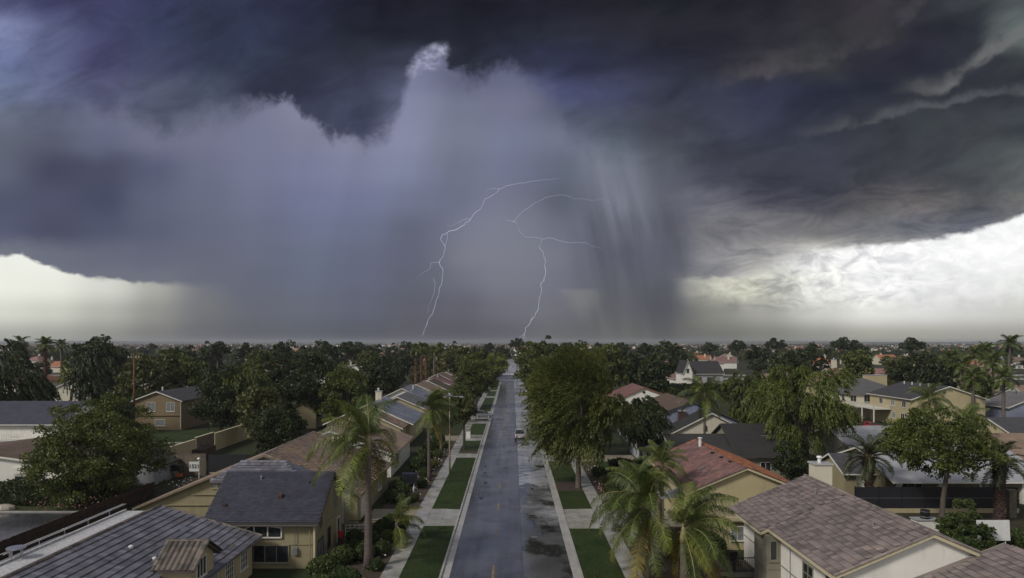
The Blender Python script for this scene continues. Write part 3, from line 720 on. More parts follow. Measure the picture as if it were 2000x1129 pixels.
def ridge_caps(parent, a, b, m, r=0.13, L=0.42, sub=True, name='ridge_tile'):
    a, b = Vector(a), Vector(b); d = b - a; n = max(1, int(d.length / L)); st = d / n; dn = d.normalized()
    side = dn.cross(Vector((0, 0, 1))).normalized(); up = side.cross(dn)
    mb = MB(); k = 5
    pts = []
    for q, rr_ in ((Vector((0,0,0)), r * 1.1), (st * 1.08, r * 0.92)):
        for i in range(k + 1):
            t = math.pi * i / k
            pts.append(q + side * math.cos(t) * rr_ + up * (math.sin(t) * rr_ * .75))
    me = bpy.data.meshes.new(name)
    f = [(i, i+1, k+2+i, k+1+i) for i in range(k)] + [tuple(range(k + 1)), tuple(range(2*k+1, k, -1))]
    me.from_pydata([tuple(p) for p in pts], [], f); me.materials.append(m); me.update()
    pl = world_loc(parent)
    for i in range(n):
        o = bpy.data.objects.new(name, me); COL.objects.link(o); adopt(o, parent); o.location = a + st * i - pl

FACE = {'-y': (Vector((1,0,0)), Vector((0,-1,0))), '+x': (Vector((0,1,0)), Vector((1,0,0))), '-x': (Vector((0,-1,0)), Vector((-1,0,0))), '+y': (Vector((-1,0,0)), Vector((0,1,0)))}
WN = [0]
def window(root, c, face, w, h, nx=2, ny=1, fm='trim', gm='glass', sill=True, name='window', fw=0.07):
    """c: centre of the window on the wall face"""
    WN[0] += 1
    if gm == 'glass' and WN[0] % 3 == 0 and nx > 1: gm = 'curtain'
    u, n = FACE[face]; c = Vector(c); z = Vector((0, 0, 1)); mb = MB()
    def bx(x0, x1, z0, z1, d0, d1):
        p = [c + u*x + z*zz + n*d for zz in (z0, z1) for x, d in ((x0,d0),(x1,d0),(x1,d1),(x0,d1))]
        mb.hexa(p)
    bx(-w/2-fw, -w/2, -h/2, h/2, -.02, .06); bx(w/2, w/2+fw, -h/2, h/2, -.02, .06)
    bx(-w/2-fw, w/2+fw, h/2, h/2+fw, -.02, .062); bx(-w/2-fw, w/2+fw, -h/2-fw, -h/2, -.02, .062)
    for i in range(1, nx): x = -w/2 + w*i/nx; bx(x-.022, x+.022, -h/2, h/2, -.01, .05)
    for i in range(1, ny): zz = -h/2 + h*i/ny; bx(-w/2, w/2, zz-.018, zz+.018, -.01, .046)
    if sill: bx(-w/2-fw-.05, w/2+fw+.05, -h/2-fw-.06, -h/2-fw-.003, -.02, .11)
    fo = mb.build(name, M[fm], root)
    g = MB(); a = [c + u*x + z*zz + n*.012 for x, zz in ((-w/2,-h/2),(w/2,-h/2),(w/2,h/2),(-w/2,h/2))]
    g.poly(a); g.build('pane', M[gm], fo)
    return fo
def door(root, c, face, w, h, m, panels=0, name='door'):
    u, n = FACE[face]; c = Vector(c); z = Vector((0, 0, 1)); mb = MB()
    def bx(mbx, x0, x1, z0, z1, d0, d1):
        mbx.hexa([c + u*x + z*zz + n*d for zz in (z0, z1) for x, d in ((x0,d0),(x1,d0),(x1,d1),(x0,d1))])
    bx(mb, -w/2, w/2, -h/2, h/2, -.02, .02)
    for i in range(panels):
        z0 = -h/2 + h*i/panels; bx(mb, -w/2+.05, w/2-.05, z0+.03, z0+h/panels-.03, .018, .04)
    d = mb.build(name, m, root)
    fr = MB(); bx(fr, -w/2-.09, -w/2-.003, -h/2, h/2+.09, -.02, .06); bx(fr, w/2+.003, w/2+.09, -h/2, h/2+.09, -.02, .06); bx(fr, -w/2-.003, w/2+.003, h/2+.003, h/2+.09, -.02, .06)
    fr.build('door_frame', M['trim'], d)
    return d

def gable_house(name, label, e0, e1, r0, r1, ze, zr, axis, wall, roof, cat='house', group=None, ov=0.55, ridge=None, trim='trim', z0=0.0, ze1=None, gov=0.4, root=None, tiles=None, caps=None, wallname='wall', roofname='roof', trim_on=True, seed=1, near_wall=True):
    """axis 'y': ridge runs away from the street camera, e0/e1 are the eave x's, r0/r1 the gable y's; axis 'x': swapped"""
    P = (lambda a, b, z: (a, b, z)) if axis == 'y' else (lambda a, b, z: (b, a, z))
    rg = (e0 + e1) / 2 if ridge is None else ridge
    ze1 = ze if ze1 is None else ze1
    if root is None:
        cx, cy = P((e0 + e1)/2, (r0 + r1)/2, 0)[:2]
        root = thing(name, label, cat, (cx, cy, z0), group)
    s0 = (zr - ze) / (rg - e0); s1 = (zr - ze1) / (e1 - rg)
    th = 0.16
    w0, w1 = e0 + ov, e1 - ov; q0, q1 = r0 + gov, r1 - gov
    za, zb = ze + s0*ov - th - .02, ze1 + s1*ov - th - .02
    prof = [(w0, z0), (w1, z0), (w1, zb), (rg, zr - th - .02), (w0, za)]
    mb = MB()
    A = [P(a, q0, z) for a, z in prof]; B = [P(a, q1, z) for a, z in prof]
    fl = axis == 'x'
    mb.poly(A if not fl else A[::-1]); mb.poly(B[::-1] if not fl else B)
    for i in (1, 4):
        j = (i + 1) % 5
        mb.poly([A[i], A[j], B[j], B[i]][::-1] if not fl else [A[i], A[j], B[j], B[i]])
    mb.build(wallname, M[wall], root)
    rb = MB(); rn = (rg, zr)
    def slab(a, za_, sgn):
        q = [P(a, r0, za_), P(a, r1, za_), P(rg, r1, zr), P(rg, r0, zr)]
        lo = [(x, y, z - th) for x, y, z in q]
        rb.hexa(lo + q)
    slab(e0, ze, 1); slab(e1, ze1, -1)
    rf = rb.build(roofname, M[roof], root)
    if trim_on:
        fb = MB()
        for a, zz, sg in ((e0, ze, -1), (e1, ze1, 1)):   # eave gutters
            x0, x1 = sorted((a + sg*.004, a + sg*.13))
            p = [P(x, y, z) for z in (zz - .17, zz - .03) for x, y in ((x0, r0), (x1, r0), (x1, r1), (x0, r1))]
            fb.hexa(p)
        for y, sg in ((r0, -1), (r1, 1)):                # barge boards
            for a, zz in ((e0, ze), (e1, ze1)):
                ya, yb = sorted((y + sg*.004, y + sg*.06))
                lo = [P(a, ya, zz-.24), P(a, yb, zz-.24), P(rg, yb, zr-.24), P(rg, ya, zr-.24)]
                hi = [P(a, ya, zz-.02), P(a, yb, zz-.02), P(rg, yb, zr-.02), P(rg, ya, zr-.02)]
                fb.hexa(lo + hi)
        fb.build('barge_board', M[trim], root)
    U = Vector(P(0, 1, 0))
    if tiles:
        for (kind, which, ex, tw, nobj) in tiles:
            if which == 0: o = P(e0, r0, ze); w = Vector(P(rg - e0, 0, zr - ze)); ln = math.hypot(rg - e0, zr - ze)
            else: o = P(e1, r0, ze1); w = Vector(P(rg - e1, 0, zr - ze1)); ln = math.hypot(rg - e1, zr - ze1)
            tile_slope(rf, o, U, w, r1 - r0, ln, ex, tw, M[roof], kind, nobj, seed=seed)
    if caps: ridge_caps(rf, P(rg, r0, zr + .01), P(rg, r1, zr + .01), M[caps], sub=True)
    return root, rf, (e0, e1, rg, r0, r1, ze, zr)

def hip_house(name, label, x0, x1, y0, y1, ze, zr, wall, roof, cat='house', group=None, ov=0.5, root=None, z0=0.0, tiles=None):
    if root is None: root = thing(name, label, cat, ((x0+x1)/2, (y0+y1)/2, z0), group)
    MB().box(x0+ov, x1-ov, y0+ov, y1-ov, z0, ze - .05).build('wall', M[wall], root)
    w, d = x1 - x0, y1 - y0; rb = MB(); h = min(w, d) / 2
    if w >= d: a, b = (x0 + h, y0 + h, zr), (x1 - h, y0 + h, zr)
    else: a, b = (x0 + h, y0 + h, zr), (x0 + h, y1 - h, zr)
    c = [(x0,y0,ze),(x1,y0,ze),(x1,y1,ze),(x0,y1,ze)]
    lo = [(x,y,z-.14) for x,y,z in c]
    if w >= d: rb.poly([c[0],c[1],b,a]); rb.poly([c[1],c[2],b]); rb.poly([c[2],c[3],a,b]); rb.poly([c[3],c[0],a])
    else: rb.poly([c[0],c[1],a]); rb.poly([c[1],c[2],b,a]); rb.poly([c[2],c[3],b]); rb.poly([c[3],c[0],a,b])
    rb.poly(lo[::-1])
    for i in range(4): j=(i+1)%4; rb.poly([lo[i],lo[j],c[j],c[i]])
    rf = rb.build('roof', M[roof], root)
    return root, rf, (a, b)

def pipe_vent(parent, x, y, z, r=0.07, h=0.5, m='metal', cap=True, name='vent_pipe'):
    b = MB().tube([(x,y,z-.3),(x,y,z+h)], r, 8)
    if cap: b.tube([(x,y,z+h),(x,y,z+h+.05),(x,y,z+h+.12)], [r*1.7, r*1.7, r*.4], 8)
    return b.build(name, M[m], parent)
def chimney(parent, x0, x1, y0, y1, z0, z1, m='offwhite', flue=True):
    c = MB().box(x0, x1, y0, y1, z0, z1).build('chimney', M[m], parent)
    MB().box(x0-.1, x1+.1, y0-.1, y1+.1, z1+.003, z1+.14).build('chimney_cap', M['paleroof'], c)
    if flue: 
        xm, ym = (x0+x1)/2-.1, (y0+y1)/2
        MB().tube([(xm,ym,z1+.12),(xm,ym,z1+.55)], .15, 10).tube([(xm,ym,z1+.55),(xm,ym,z1+.60),(xm,ym,z1+.7)], [.25,.25,.2], 10).build('flue', M['whitem'], c)
    return c

# ---- R1: white house with a mauve-brown tiled roof, lower right corner
r1, rf, _ = gable_house('house', 'white two-storey house with a mauve-brown tiled roof and grey bay, lower right corner', 19.3, 31.3, 41.0, 51.4, 4.95, 7.5, 'y', 'white', 'mauve', ridge=25.3, ov=0.75, gov=0.3, trim='trimw')
_, rfb, _ = gable_house('', '', 18.7, 31.3, 51.4, 59.0, 4.70, 7.5, 'y', 'white', 'mauve', ridge=25.3, ov=1.35, gov=0.02, root=r1, trim='trimw', wallname='rear_wall', roofname='rear_roof')
def slope_tiles(rf, xe, xr, ze, zr, y0, y1, m, ex, tw, nobj, kind='flat', seed=1):
    w = Vector((xr - xe, 0, zr - ze)); return tile_slope(rf, (xe, y0, ze), (0, 1, 0), w, y1 - y0, w.length, ex, tw, m, kind, nobj, seed=seed)
slope_tiles(rf, 19.3, 25.3, 4.95, 7.5, 41.0, 51.4, M['mauve'], .44, .36, 285, seed=3)
slope_tiles(rfb, 18.7, 25.3, 4.70, 7.5, 51.4, 59.0, M['mauve'], .44, .36, 240, seed=4)
slope_tiles(rf, 31.3, 25.3, 4.95, 7.5, 41.0, 51.4, M['mauve'], .44, .36, 0, seed=5)
ridge_caps(rf, (25.3, 40.95, 7.52), (25.3, 59.0, 7.52), M['mauve'])
ridge_caps(rf, (19.3, 40.97, 4.99), (25.3, 40.97, 7.52), M['mauve'], r=.11)
ridge_caps(rf, (31.3, 40.97, 4.99), (25.3, 40.97, 7.52), M['mauve'], r=.11)
# projecting garage wing in front
_, rfw, _ = gable_house('', '', 22.9, 36.5, 29.0, 41.32, 4.20, 6.85, 'y', 'white', 'mauve', ridge=29.8, ov=0.5, gov=0.3, root=r1, trim='trimw', wallname='wing_wall', roofname='wing_roof')
slope_tiles(rfw, 22.9, 29.8, 4.20, 6.85, 29.0, 40.9, M['mauve'], .44, .36, 200, seed=6)
# bay and windows (street side wall x = 20.05)
bay = MB().box(19.02, 20.05, 50.9, 53.6, 0, 4.55).box(18.97, 20.0, 50.85, 53.65, 2.05, 2.17).build('bay', M['greige'], r1)
window(r1, (19.5, 50.9, 3.45), '-y', .42, 1.35, 1, 1, 'greige', 'glass', fw=.12)
window(r1, (20.05, 55.6, 3.1), '-x', 1.1, 1.5, 2, 1, 'greige'); window(r1, (20.05, 55.6, .9), '-x', 1.1, 1.3, 2, 1, 'greige')
window(r1, (20.05, 46.2, 3.25), '-x', 1.5, 1.25, 2, 2, 'greige'); window(r1, (20.05, 42.9, 3.6), '-x', 1.2, 1.3, 2, 2, 'greige')
window(r1, (20.05, 47.2, 1.0), '-x', 1.3, 1.2, 2, 2, 'greige')
MB().box(19.99, 20.045, 41.4, 50.8, 2.35, 2.42).box(19.99, 20.045, 53.65, 58.9, 2.35, 2.42).build('wall_band', M['greige'], r1)
chimney(r1, 26.2, 27.7, 59.05, 60.25, 0, 8.35, 'offwhite')
MB().box(27.6, 27.9, 41.13, 41.29, 6.0, 6.12).build('wall_lamp', M['metal'], r1)
pipe_vent(rf, 22.9, 52.5, 6.4, .05, .12, 'black', False)
MB().box(19.9,20.04,48.9,49.3,1.2,1.9).tube([(20.0,49.1,1.9),(20.0,49.1,4.4)], .03, 6).build('meter_box', M['metal'], r1)
MB().tube([(19.75,51.25,4.5),(19.95,51.25,4.2),(19.95,51.25,.2)], .05, 8).build('downpipe', M['trim'], r1)
pipe_vent(rfb, 24.0, 54.0, 6.95, .06, .4, 'metal'); pipe_vent(rf, 23.8, 45.0, 6.85, .05, .35, 'metal', False)
# small deck with black railing beyond it
dk = thing('deck', 'raised wooden deck with a black railing between the palms and the white house', 'deck', (18.0, 57, 0))
for i in range(18): MB().box(16.0 + i*.22, 16.2 + i*.22, 55.2, 58.4, .30, .36).build('deck_board', M['wood_grey'], dk)
MB().box(16.0, 19.95, 55.1, 55.19, -.1, .36).build('fascia', M['greige'], dk)
ra = MB(); ra.bar((16.0,55.2,1.55),(19.95,55.2,1.55),.07).bar((16.0,55.2,.50),(19.95,55.2,.50),.05).bar((16.0,58.3,1.55),(16.0,55.2,1.55),.07)
ra.build('handrail', M['black'], dk)
for i in range(28): MB().bar((16.05+i*.143,55.2,.50),(16.05+i*.143,55.2,1.53),.03).build('baluster', M['black'], dk)
for x in (16.0, 18.0, 19.9): MB().bar((x,55.2,.3),(x,55.2,1.68),.1).build('railing_post', M['black'], dk)

# ---- R2: cream house, red clay tile
r2, rf, _ = gable_house('house', 'cream house with a dusty red barrel-tiled roof and orange ridge beyond the palms', 16.7, 28.5, 65.3, 83.4, 4.62, 7.0, 'y', 'cream', 'red', ridge=22.5, ov=.6, gov=.35, trim='trimw')
slope_tiles(rf, 16.7, 22.5, 4.62, 7.0, 65.3, 83.4, M['red'], .40, .34, 290, 'barrel', seed=8)
slope_tiles(rf, 28.5, 22.5, 4.62, 7.0, 65.3, 83.4, M['orange'], .40, .34, 0, 'barrel', seed=9)
ridge_caps(rf, (22.5, 65.25, 7.06), (22.5, 83.4, 7.06), M['orange'], r=.17)
ridge_caps(rf, (16.7, 65.28, 4.68), (22.5, 65.28, 7.06), M['red'], r=.15)
ridge_caps(rf, (28.5, 65.28, 4.68), (22.5, 65.28, 7.06), M['orange'], r=.17)
ridge_caps(rf, (16.7, 83.4, 4.68), (22.5, 83.4, 7.06), M['orange'], r=.15)
pipe_vent(rf, 21.9, 79.5, 6.8, .17, 1.0, 'whitem'); pipe_vent(rf, 18.4, 76, 5.3, .10, .6)
for x, y in ((21.9,74.5),(22.0,71.6),(22.1,69),): MB().box(x-.18,x+.18,y-.25,y+.25,6.85,6.98).build('roof_vent', M['black'], rf)
MB().bar((19.2,70,5.85),(20.0,70.6,6.1),.16).build('roof_vent', M['metal'], rf)
window(r2, (17.3, 70.5, 3.2), '-x', 1.6, 1.5, 2, 1); window(r2, (17.3, 78, 3.2), '-x', 1.4, 1.4, 2, 1)
MB().tube([(17.45,65.55,4.4),(17.45,65.55,.3)], .06, 8).build('downpipe', M['whitem'], r2)
MB().box(26.0,26.25,65.5,65.64,4.55,4.7).build('wall_lamp', M['metal'], r2)
pc = MB().slab([(14.6,66.6,3.72),(17.2,66.6,4.1),(17.2,69.6,4.1),(14.6,69.6,3.72)], .08).build('porch_cover', M['whitem'], r2)
for y in (66.8, 69.4): MB().bar((14.8,y,0),(14.8,y,3.7),.16).build('porch_post', M['cream'], r2)
MB().box(19.3,24.6,62.4,65.6,0,2.9).build('lean_to_wall', M['cream'], r2)
lt = MB().slab([(19.0,62.0,2.75),(24.9,62.0,2.75),(24.9,65.62,3.3),(19.0,65.62,3.3)], .12).build('lean_to_roof', M['tan'], r2)
window(r2, (20.6, 62.4, 1.5), '-y', 1.1, 1.2, 2, 1)

# ---- row behind on the right
r3, rf, _ = gable_house('house', 'long low house under a charcoal roof behind the red-tiled roof', 95.0, 111.5, 31.5, 39.6, 3.0, 6.7, 'x', 'greige', 'charcoal', trim='trimd')
_, rf3, _ = gable_house('', '', 95.2, 109, 22.6, 34, 2.9, 5.3, 'x', 'grey_wall', 'charcoal', root=r3, trim='trim', wallname='side_wall', roofname='side_roof')
window(r3, (35.5, 95.55, 1.5), '-y', 1.4, 1.2, 2, 1); pipe_vent(rf, 38, 101.5, 6.3, .09, .4, 'whitem'); MB().box(36.5,37.5,99.9,100.1,5.23,5.32).build('roof_vent', M['metal'], rf)
r4, rf, _ = gable_house('house', 'house with a pale gable and dark roof edges just behind the low charcoal roof', 27.6, 43.5, 121.5, 128.6, 2.4, 6.4, 'y', 'offwhite', 'charcoal', ridge=35.6, trim='trim')
MB().box(34.2,34.7,121.7,121.89,3.2,4.1).build('wall_vent', M['black'], r4)
r5, rf, _ = gable_house('house', 'blue-grey gabled house with a brown roof behind the big street tree', 21.5, 46, 130, 152, 2.9, 7.7, 'y', 'blue_wall', 'brownroof', ridge=34.4, trim='trimd')
pipe_vent(rf, 32.5, 133, 6.9, .12, .5); chimney(r5, 31.6, 32.8, 128.9, 130.2, 3.0, 5.9, 'wood_red', False); MB().box(27.2,27.7,129.2,129.7,3.0,4.2).build('vent_box', M['greige'], r5)
r5b, rf, _ = gable_house('house', 'small grey porch house at the foot of the blue-grey gable', 19.8, 23.4, 104, 118, 2.9, 3.6, 'y', 'grey_wall', 'midgrey', trim='trim')
window(r5b, (20.9, 104.4, 1.6), '-y', .7, 1.5, 2, 1)
r6, rf, _ = gable_house('house', 'white gable with a round black vent and orange tile edge beyond the big street tree', 25, 43.5, 172, 190, 4.0, 7.6, 'y', 'white', 'red', ridge=33.4, trim='orange')
MB().tube([(33.3,172.42,6.3),(33.3,172.3,6.3)], .34, 14).build('round_vent', M['black'], r6)
r7, rf, _ = gable_house('house', 'narrow steep white gable tower with a long charcoal roof, far right of the street', 62.6, 66.4, 250, 262, 7.4, 12.2, 'y', 'white', 'charcoal', trim='trim', ov=.2)
gable_house('', '', 252, 268, 66.5, 78.5, 7.2, 11.8, 'x', 'grey_wall', 'charcoal', root=r7, wallname='main_wall', roofname='main_roof')
window(r7, (64.5, 250.4, 8.4), '-y', 1.0, 1.6, 1, 2)
for i in range(3): window(r7, (69.5 + i*3.4, 252.55, 5.3), '-y', 1.5, 1.5, 2, 1)
def simple(label, e0, e1, r0, r1, ze, zr, ax, wall, roof, wins=(), group=None, ch=None, **k):
    r, rf, _ = gable_house('house', label, e0, e1, r0, r1, ze, zr, ax, wall, roof, group=group, **k)
    for (c, f, w, h) in wins: window(r, c, f, w, h, 2, 1)
    if ch: chimney(r, *ch)
    return r, rf
simple('tan-roofed house right of the white gable tower, nearer half of the pair', 80, 96, 205, 222, 6.0, 9.5, 'y', 'cream', 'tanroof', [((85, 205.4, 5), '-y', 1.6, 1.4), ((90, 205.4, 5), '-y', 1.6, 1.4)])
simple('tan-roofed house right of the white gable tower, farther half of the pair', 88, 104, 228, 246, 6.0, 10, 'y', 'offwhite', 'tanroof', [((95, 228.4, 5), '-y', 1.6, 1.4)])
simple('peach two-storey house under a bright orange-red roof on the right skyline', 124, 148, 340, 356, 7.5, 12.5, 'x', 'cream', 'terracotta', [((128, 340.4, 9), '-y', 2, 2)])
simple('white gabled house with dark openings among the trees right of the street', 64, 82, 268, 284, 4.5, 8.4, 'y', 'white', 'pinkroof', [((70, 268.4, 5.2), '-y', 1.6, 1.4), ((76, 268.4, 5.2), '-y', 1.6, 1.4), ((72, 268.4, 2), '-y', 2.6, 1.6)])
# two-storey pair with balconies
r8, rf, _ = gable_house('house', 'cream two-storey house with a dark roof and round gable vent behind the forked tree', 87.6, 104.8, 150, 168.5, 6.4, 9.3, 'y', 'cream', 'darkgrey', ridge=96.2, trim='trim')
MB().tube([(95.2,150.42,8.0),(95.2,150.3,8.0)], .40, 14).build('round_vent', M['wood_red'], r8)
for y in (153.5, 158, 163): window(r8, (88.15, y, 5.0), '-x', 1.5, 1.3, 2, 1)
for y in (154, 157.5): window(r8, (88.15, y, 2.2), '-x', 1.4, 1.3, 2, 1)
MB().box(99.5,100.6,150.2,150.4,0,3.2).build('side_door', M['black'], r8)
for i in range(5): pipe_vent(rf, 95.0, 152.5+i*3.2, 9.0, .12, .4, 'whitem')
r8b, rf, _ = hip_house('house', 'pale two-storey house with a grey hip roof and open white balcony', 83.0, 99.5, 169.5, 186, 6.0, 9.7, 'offwhite', 'midgrey')
for i in range(3): window(r8b, (83.5, 172+i*4.2, 5.0), '-x', 1.4, 1.5, 2, 1)
for i in range(2): window(r8b, (85 + i*3.4, 170.0, 4.9), '-y', 1.4, 1.5, 2, 1)
bal = MB().box(84.0, 88.1, 158.5, 169.4, 3.3, 3.45).build('balcony', M['trim'], r8b)
rb = MB(); rb.bar((84,158.5,4.35),(84,169.4,4.35),.09).bar((84,158.5,4.35),(88.1,158.5,4.35),.09)
for i in range(30): rb.bar((84,158.5+i*.37,3.45),(84,158.5+i*.37,4.3),.05)
for i in range(11): rb.bar((84+i*.37,158.5,3.45),(84+i*.37,158.5,4.3),.05)
rb.build('balustrade', M['trim'], bal)
for y in (158.6, 163.9, 169.2): MB().bar((84.05,y,0),(84.05,y,3.3),.22).build('balcony_post', M['trim'], r8b)
gable_house('', '', 169.5, 174.5, 86, 92, 0, 0, 'x', 'cream', 'darkgrey', root=r8b) if 0 else None
r9, rf, _ = gable_house('house', 'cream house with a pinkish roof and wide cream chimney behind the grey hip roof', 84, 99.5, 192, 210, 7.0, 10.0, 'y', 'cream', 'pinkroof', ridge=91, trim='pinkroof')
chimney(r9, 99.6, 105.5, 192.0, 194, 5.5, 9.6, 'cream', False)
simple('far brown-roofed house on the right skyline, left of the pair of pines', 122, 152, 262, 280, 6, 10.8, 'x', 'tan', 'tanroof', ch=(126,127.5,268,269.5,9,12))
simple('far brown-roofed house behind the round dark trees on the right', 262, 278, 160, 188, 6, 10.2, 'x', 'tan', 'tanroof', [((166, 262.5, 4), '-y', 2.5, 1.6)])
simple('reddish-brown long roof behind the cream chimney stack', 236, 252, 112, 140, 6.2, 9.6, 'x', 'tan', 'pinkroof')
# right edge
simple('blue-grey gabled outbuilding at the right edge', 109, 124, 150, 160, 4.6, 7.6, 'y', 'blue_wall', 'midgrey')
simple('low cream house with a dark hip-like roof at the right edge', 118, 131, 86.5, 110, 3.0, 5.3, 'x', 'cream', 'darkgrey', [((92, 118.5, 1.8), '-y', 1.6, 1.2)])
simple('white-fronted house with a brown roof at the right edge behind the tall palm', 168, 182, 128, 150, 4.6, 8.0, 'x', 'white', 'tanroof')
simple('low house under a wide tan-brown roof at the right edge behind the date palms', 92, 106, 65.5, 92, 2.8, 5.8, 'x', 'greige', 'tanroof', trim='trimd')
# sheds
for k, x in enumerate((99.6, 102.9)):
    q = thing('garden_shed', ('narrow white gabled shed, left one beside the cream two-storey house', 'narrow white gabled shed, right one beside the cream two-storey house')[k], 'shed', (x + 1, 131, 0), 'white sheds')
    gable_house('', '', x, x+2.2, 130, 132.5, 2.6, 3.4, 'y', 'white', 'paleroof', root=q, ov=.15, gov=.1)
    door(q, (x+1.1, 130.1, 1.2), '-y', .9, 1.9, M['blue_wall'])
# long pale wet roof behind the black fence
r10, rf, _ = gable_house('house', 'low house with a long pale wet roof and patio posts behind the black fence', 79.5, 97, 44.5, 63.5, 2.7, 5.5, 'x', 'tan', 'paleroof', trim='trim', ov=2.6)
for x in (45.5, 50.2, 55, 60): MB().bar((x,80.2,0),(x,80.2,2.6),.45).build('patio_post', M['white'], r10)
window(r10, (48,82.1,1.3), '-y', 2.6, 1.8, 3, 1); window(r10, (58,82.1,1.3), '-y', 2.0, 1.6, 2, 1)
r11, rf, _ = gable_house('house', 'low house with a pale roof and dark carport opening behind the pepper tree', 101, 118, 50.5, 62, 2.9, 5.6, 'x', 'greige', 'paleroof', trim='trim')
window(r11, (54, 101.4, 1.5), '-y', 2.0, 1.3, 2, 1)
r12, rf, _ = gable_house('house', 'low tan wing with a slate roof left of the first date palm', 84, 92, 40.8, 46.6, 2.8, 4.7, 'x', 'tan', 'darkgrey', trim='trim')
door(r12, (43.6, 84.55, 1.1), '-y', 1.0, 2.1, M['white'])

# ================= left side =================
# ---- L1: slate tiled house in the lower left corner
l1, rf, _ = gable_house('house', 'house with a slate-grey tiled roof and small tiled dormer, in the lower left corner', -20.6, -37.4, 30.0, 56.3, 3.0, 5.5, 'y', 'cream', 'slate', ridge=-29.0, ov=-.7, gov=.35, trim='trim')
w = Vector((-8.4, 0, 2.5))
tile_slope(rf, (-20.6, 38.6, 3.0), (0, 1, 0), w, 17.7, w.length, .55, .46, M['slate'], 'flat', 290, seed=12, near=(-24, 46, 3))
ridge_caps(rf, (-29.0, 38, 5.52), (-29.0, 56.3, 5.52), M['oldtile'], r=.16)
ridge_caps(rf, (-20.6, 56.3, 3.04), (-29.0, 56.3, 5.52), M['oldtile'], r=.13)
fl = MB().box(-31.6, -29.32, 30, 56.0, 4.6, 5.16).box(-31.75, -31.6, 30, 56.0, 4.6, 5.30).build('flat_gravel_roof', M['gravel'], l1)
# conduits on stands along the flat roof
cd = MB(); 
for dx in (0, .22): cd.tube([(-31.9+dx, 42.5, 5.75), (-31.9+dx, 48, 5.7), (-31.9+dx, 56, 5.72)], .024, 6)
cd.build('conduit', M['whitem'], l1)
for y in (43.5, 46, 48.6, 51.3, 54): MB().bar((-31.85,y,5.1),(-31.85,y,5.72),.03).box(-32.0,-31.6,y-.03,y+.03,5.70,5.74).build('conduit_stand', M['metal'], l1)
vt = MB().tube([(-31.6,43.5,5.85),(-31.6,43.5,5.93)], [.55,.55], 12)
for a in (0, 1.57, 3.14, 4.71): vt.bar((-31.6+.42*math.cos(a),43.5+.42*math.sin(a),5.1),(-31.6+.42*math.cos(a),43.5+.42*math.sin(a),5.86),.05)
vt.build('round_roof_vent', M['metal'], l1)
# skylight patch, vents
def onroof(x): return 3.0 + (-20.6 - x) * 2.5 / 8.4
for (x, y, s) in ((-25.6, 53.0, .42),):
    z = onroof(x); MB().slab([(x+s,y-s,onroof(x+s)+.09),(x+s,y+s,onroof(x+s)+.09),(x-s,y+s,onroof(x-s)+.09),(x-s,y-s,onroof(x-s)+.09)], .08).build('roof_hatch', M['metal'], rf)
for (x, y) in ((-26.4, 47.3), (-24.4, 46.6)):
    z = onroof(x); MB().tube([(x,y,z),(x,y,z+.14),(x,y,z+.2)], [.16,.16,.09], 10).build('roof_vent', M['whitem'], rf)
for (x, y) in ((-25.8, 48.6), (-21.8, 52.6)):
    MB().slab([(x+.45,y-.24,onroof(x+.45)+.075),(x+.45,y+.24,onroof(x+.45)+.075),(x,y+.24,onroof(x)+.075),(x,y-.24,onroof(x)+.075)], .03).build('replaced_tile', M['oldtile'], rf)
pipe_vent(rf, -23.6, 49.4, onroof(-23.6), .04, .5, 'black', False)
# dormer with barrel tiles
dr = MB(); dr.poly([(-20.95,44.5,3.0),(-20.95,47.9,3.0),(-20.95,47.9,4.35),(-20.95,46.2,5.42),(-20.95,44.5,4.35)]).poly([(-22.9,44.5,3.4),(-20.95,44.5,3.0),(-20.95,44.5,4.35),(-22.9,44.5,4.35)]).poly([(-22.9,47.9,3.4),(-22.9,44.5,3.4),(-22.9,44.5,4.35),(-22.9,46.2,5.42),(-22.9,47.9,4.35)]).poly([(-20.95,47.9,3.0),(-22.9,47.9,3.4),(-22.9,47.9,4.35),(-20.95,47.9,4.35)])
dm = dr.build('dormer', M['cream'], l1)
MB().hexa([(-23.2,44.1,4.05),(-20.6,44.1,4.05),(-20.6,46.2,5.38),(-23.2,46.2,5.38),(-23.2,44.1,4.18),(-20.6,44.1,4.18),(-20.6,46.2,5.52),(-23.2,46.2,5.52)]).hexa([(-23.2,46.2,5.38),(-20.6,46.2,5.38),(-20.6,48.3,4.05),(-23.2,48.3,4.05),(-23.2,46.2,5.52),(-20.6,46.2,5.52),(-20.6,48.3,4.18),(-23.2,48.3,4.18)]).build('dormer_roof', M['oldtile'], dm)
tile_slope(dm, (-23.2,44.1,4.18), (1,0,0), (0,2.1,1.34), 2.6, math.hypot(2.1,1.34), .42, .33, M['oldtile'], 'barrel', 60, seed=15)
tile_slope(dm, (-23.2,48.3,4.18), (1,0,0), (0,-2.1,1.34), 2.6, math.hypot(2.1,1.34), .42, .33, M['oldtile'], 'barrel', 60, seed=16)
ridge_caps(dm, (-23.25,46.2,5.56), (-20.55,46.2,5.56), M['oldtile'], r=.16, L=.4)
for x in (-23.22, -20.58):
    ridge_caps(dm, (x,44.0,4.2), (x,46.2,5.58), M['oldtile'], r=.14, L=.4); ridge_caps(dm, (x,48.4,4.2), (x,46.2,5.58), M['oldtile'], r=.14, L=.4)
window(l1, (-20.95, 46.0, 3.85), '+x', 1.3, 1.2, 3, 1, 'trim')
for y in (48.6, 51.4, 54.2): window(l1, (-21.3, y, 1.75), '+x', 1.3, 1.4, 4, 3, 'trim')
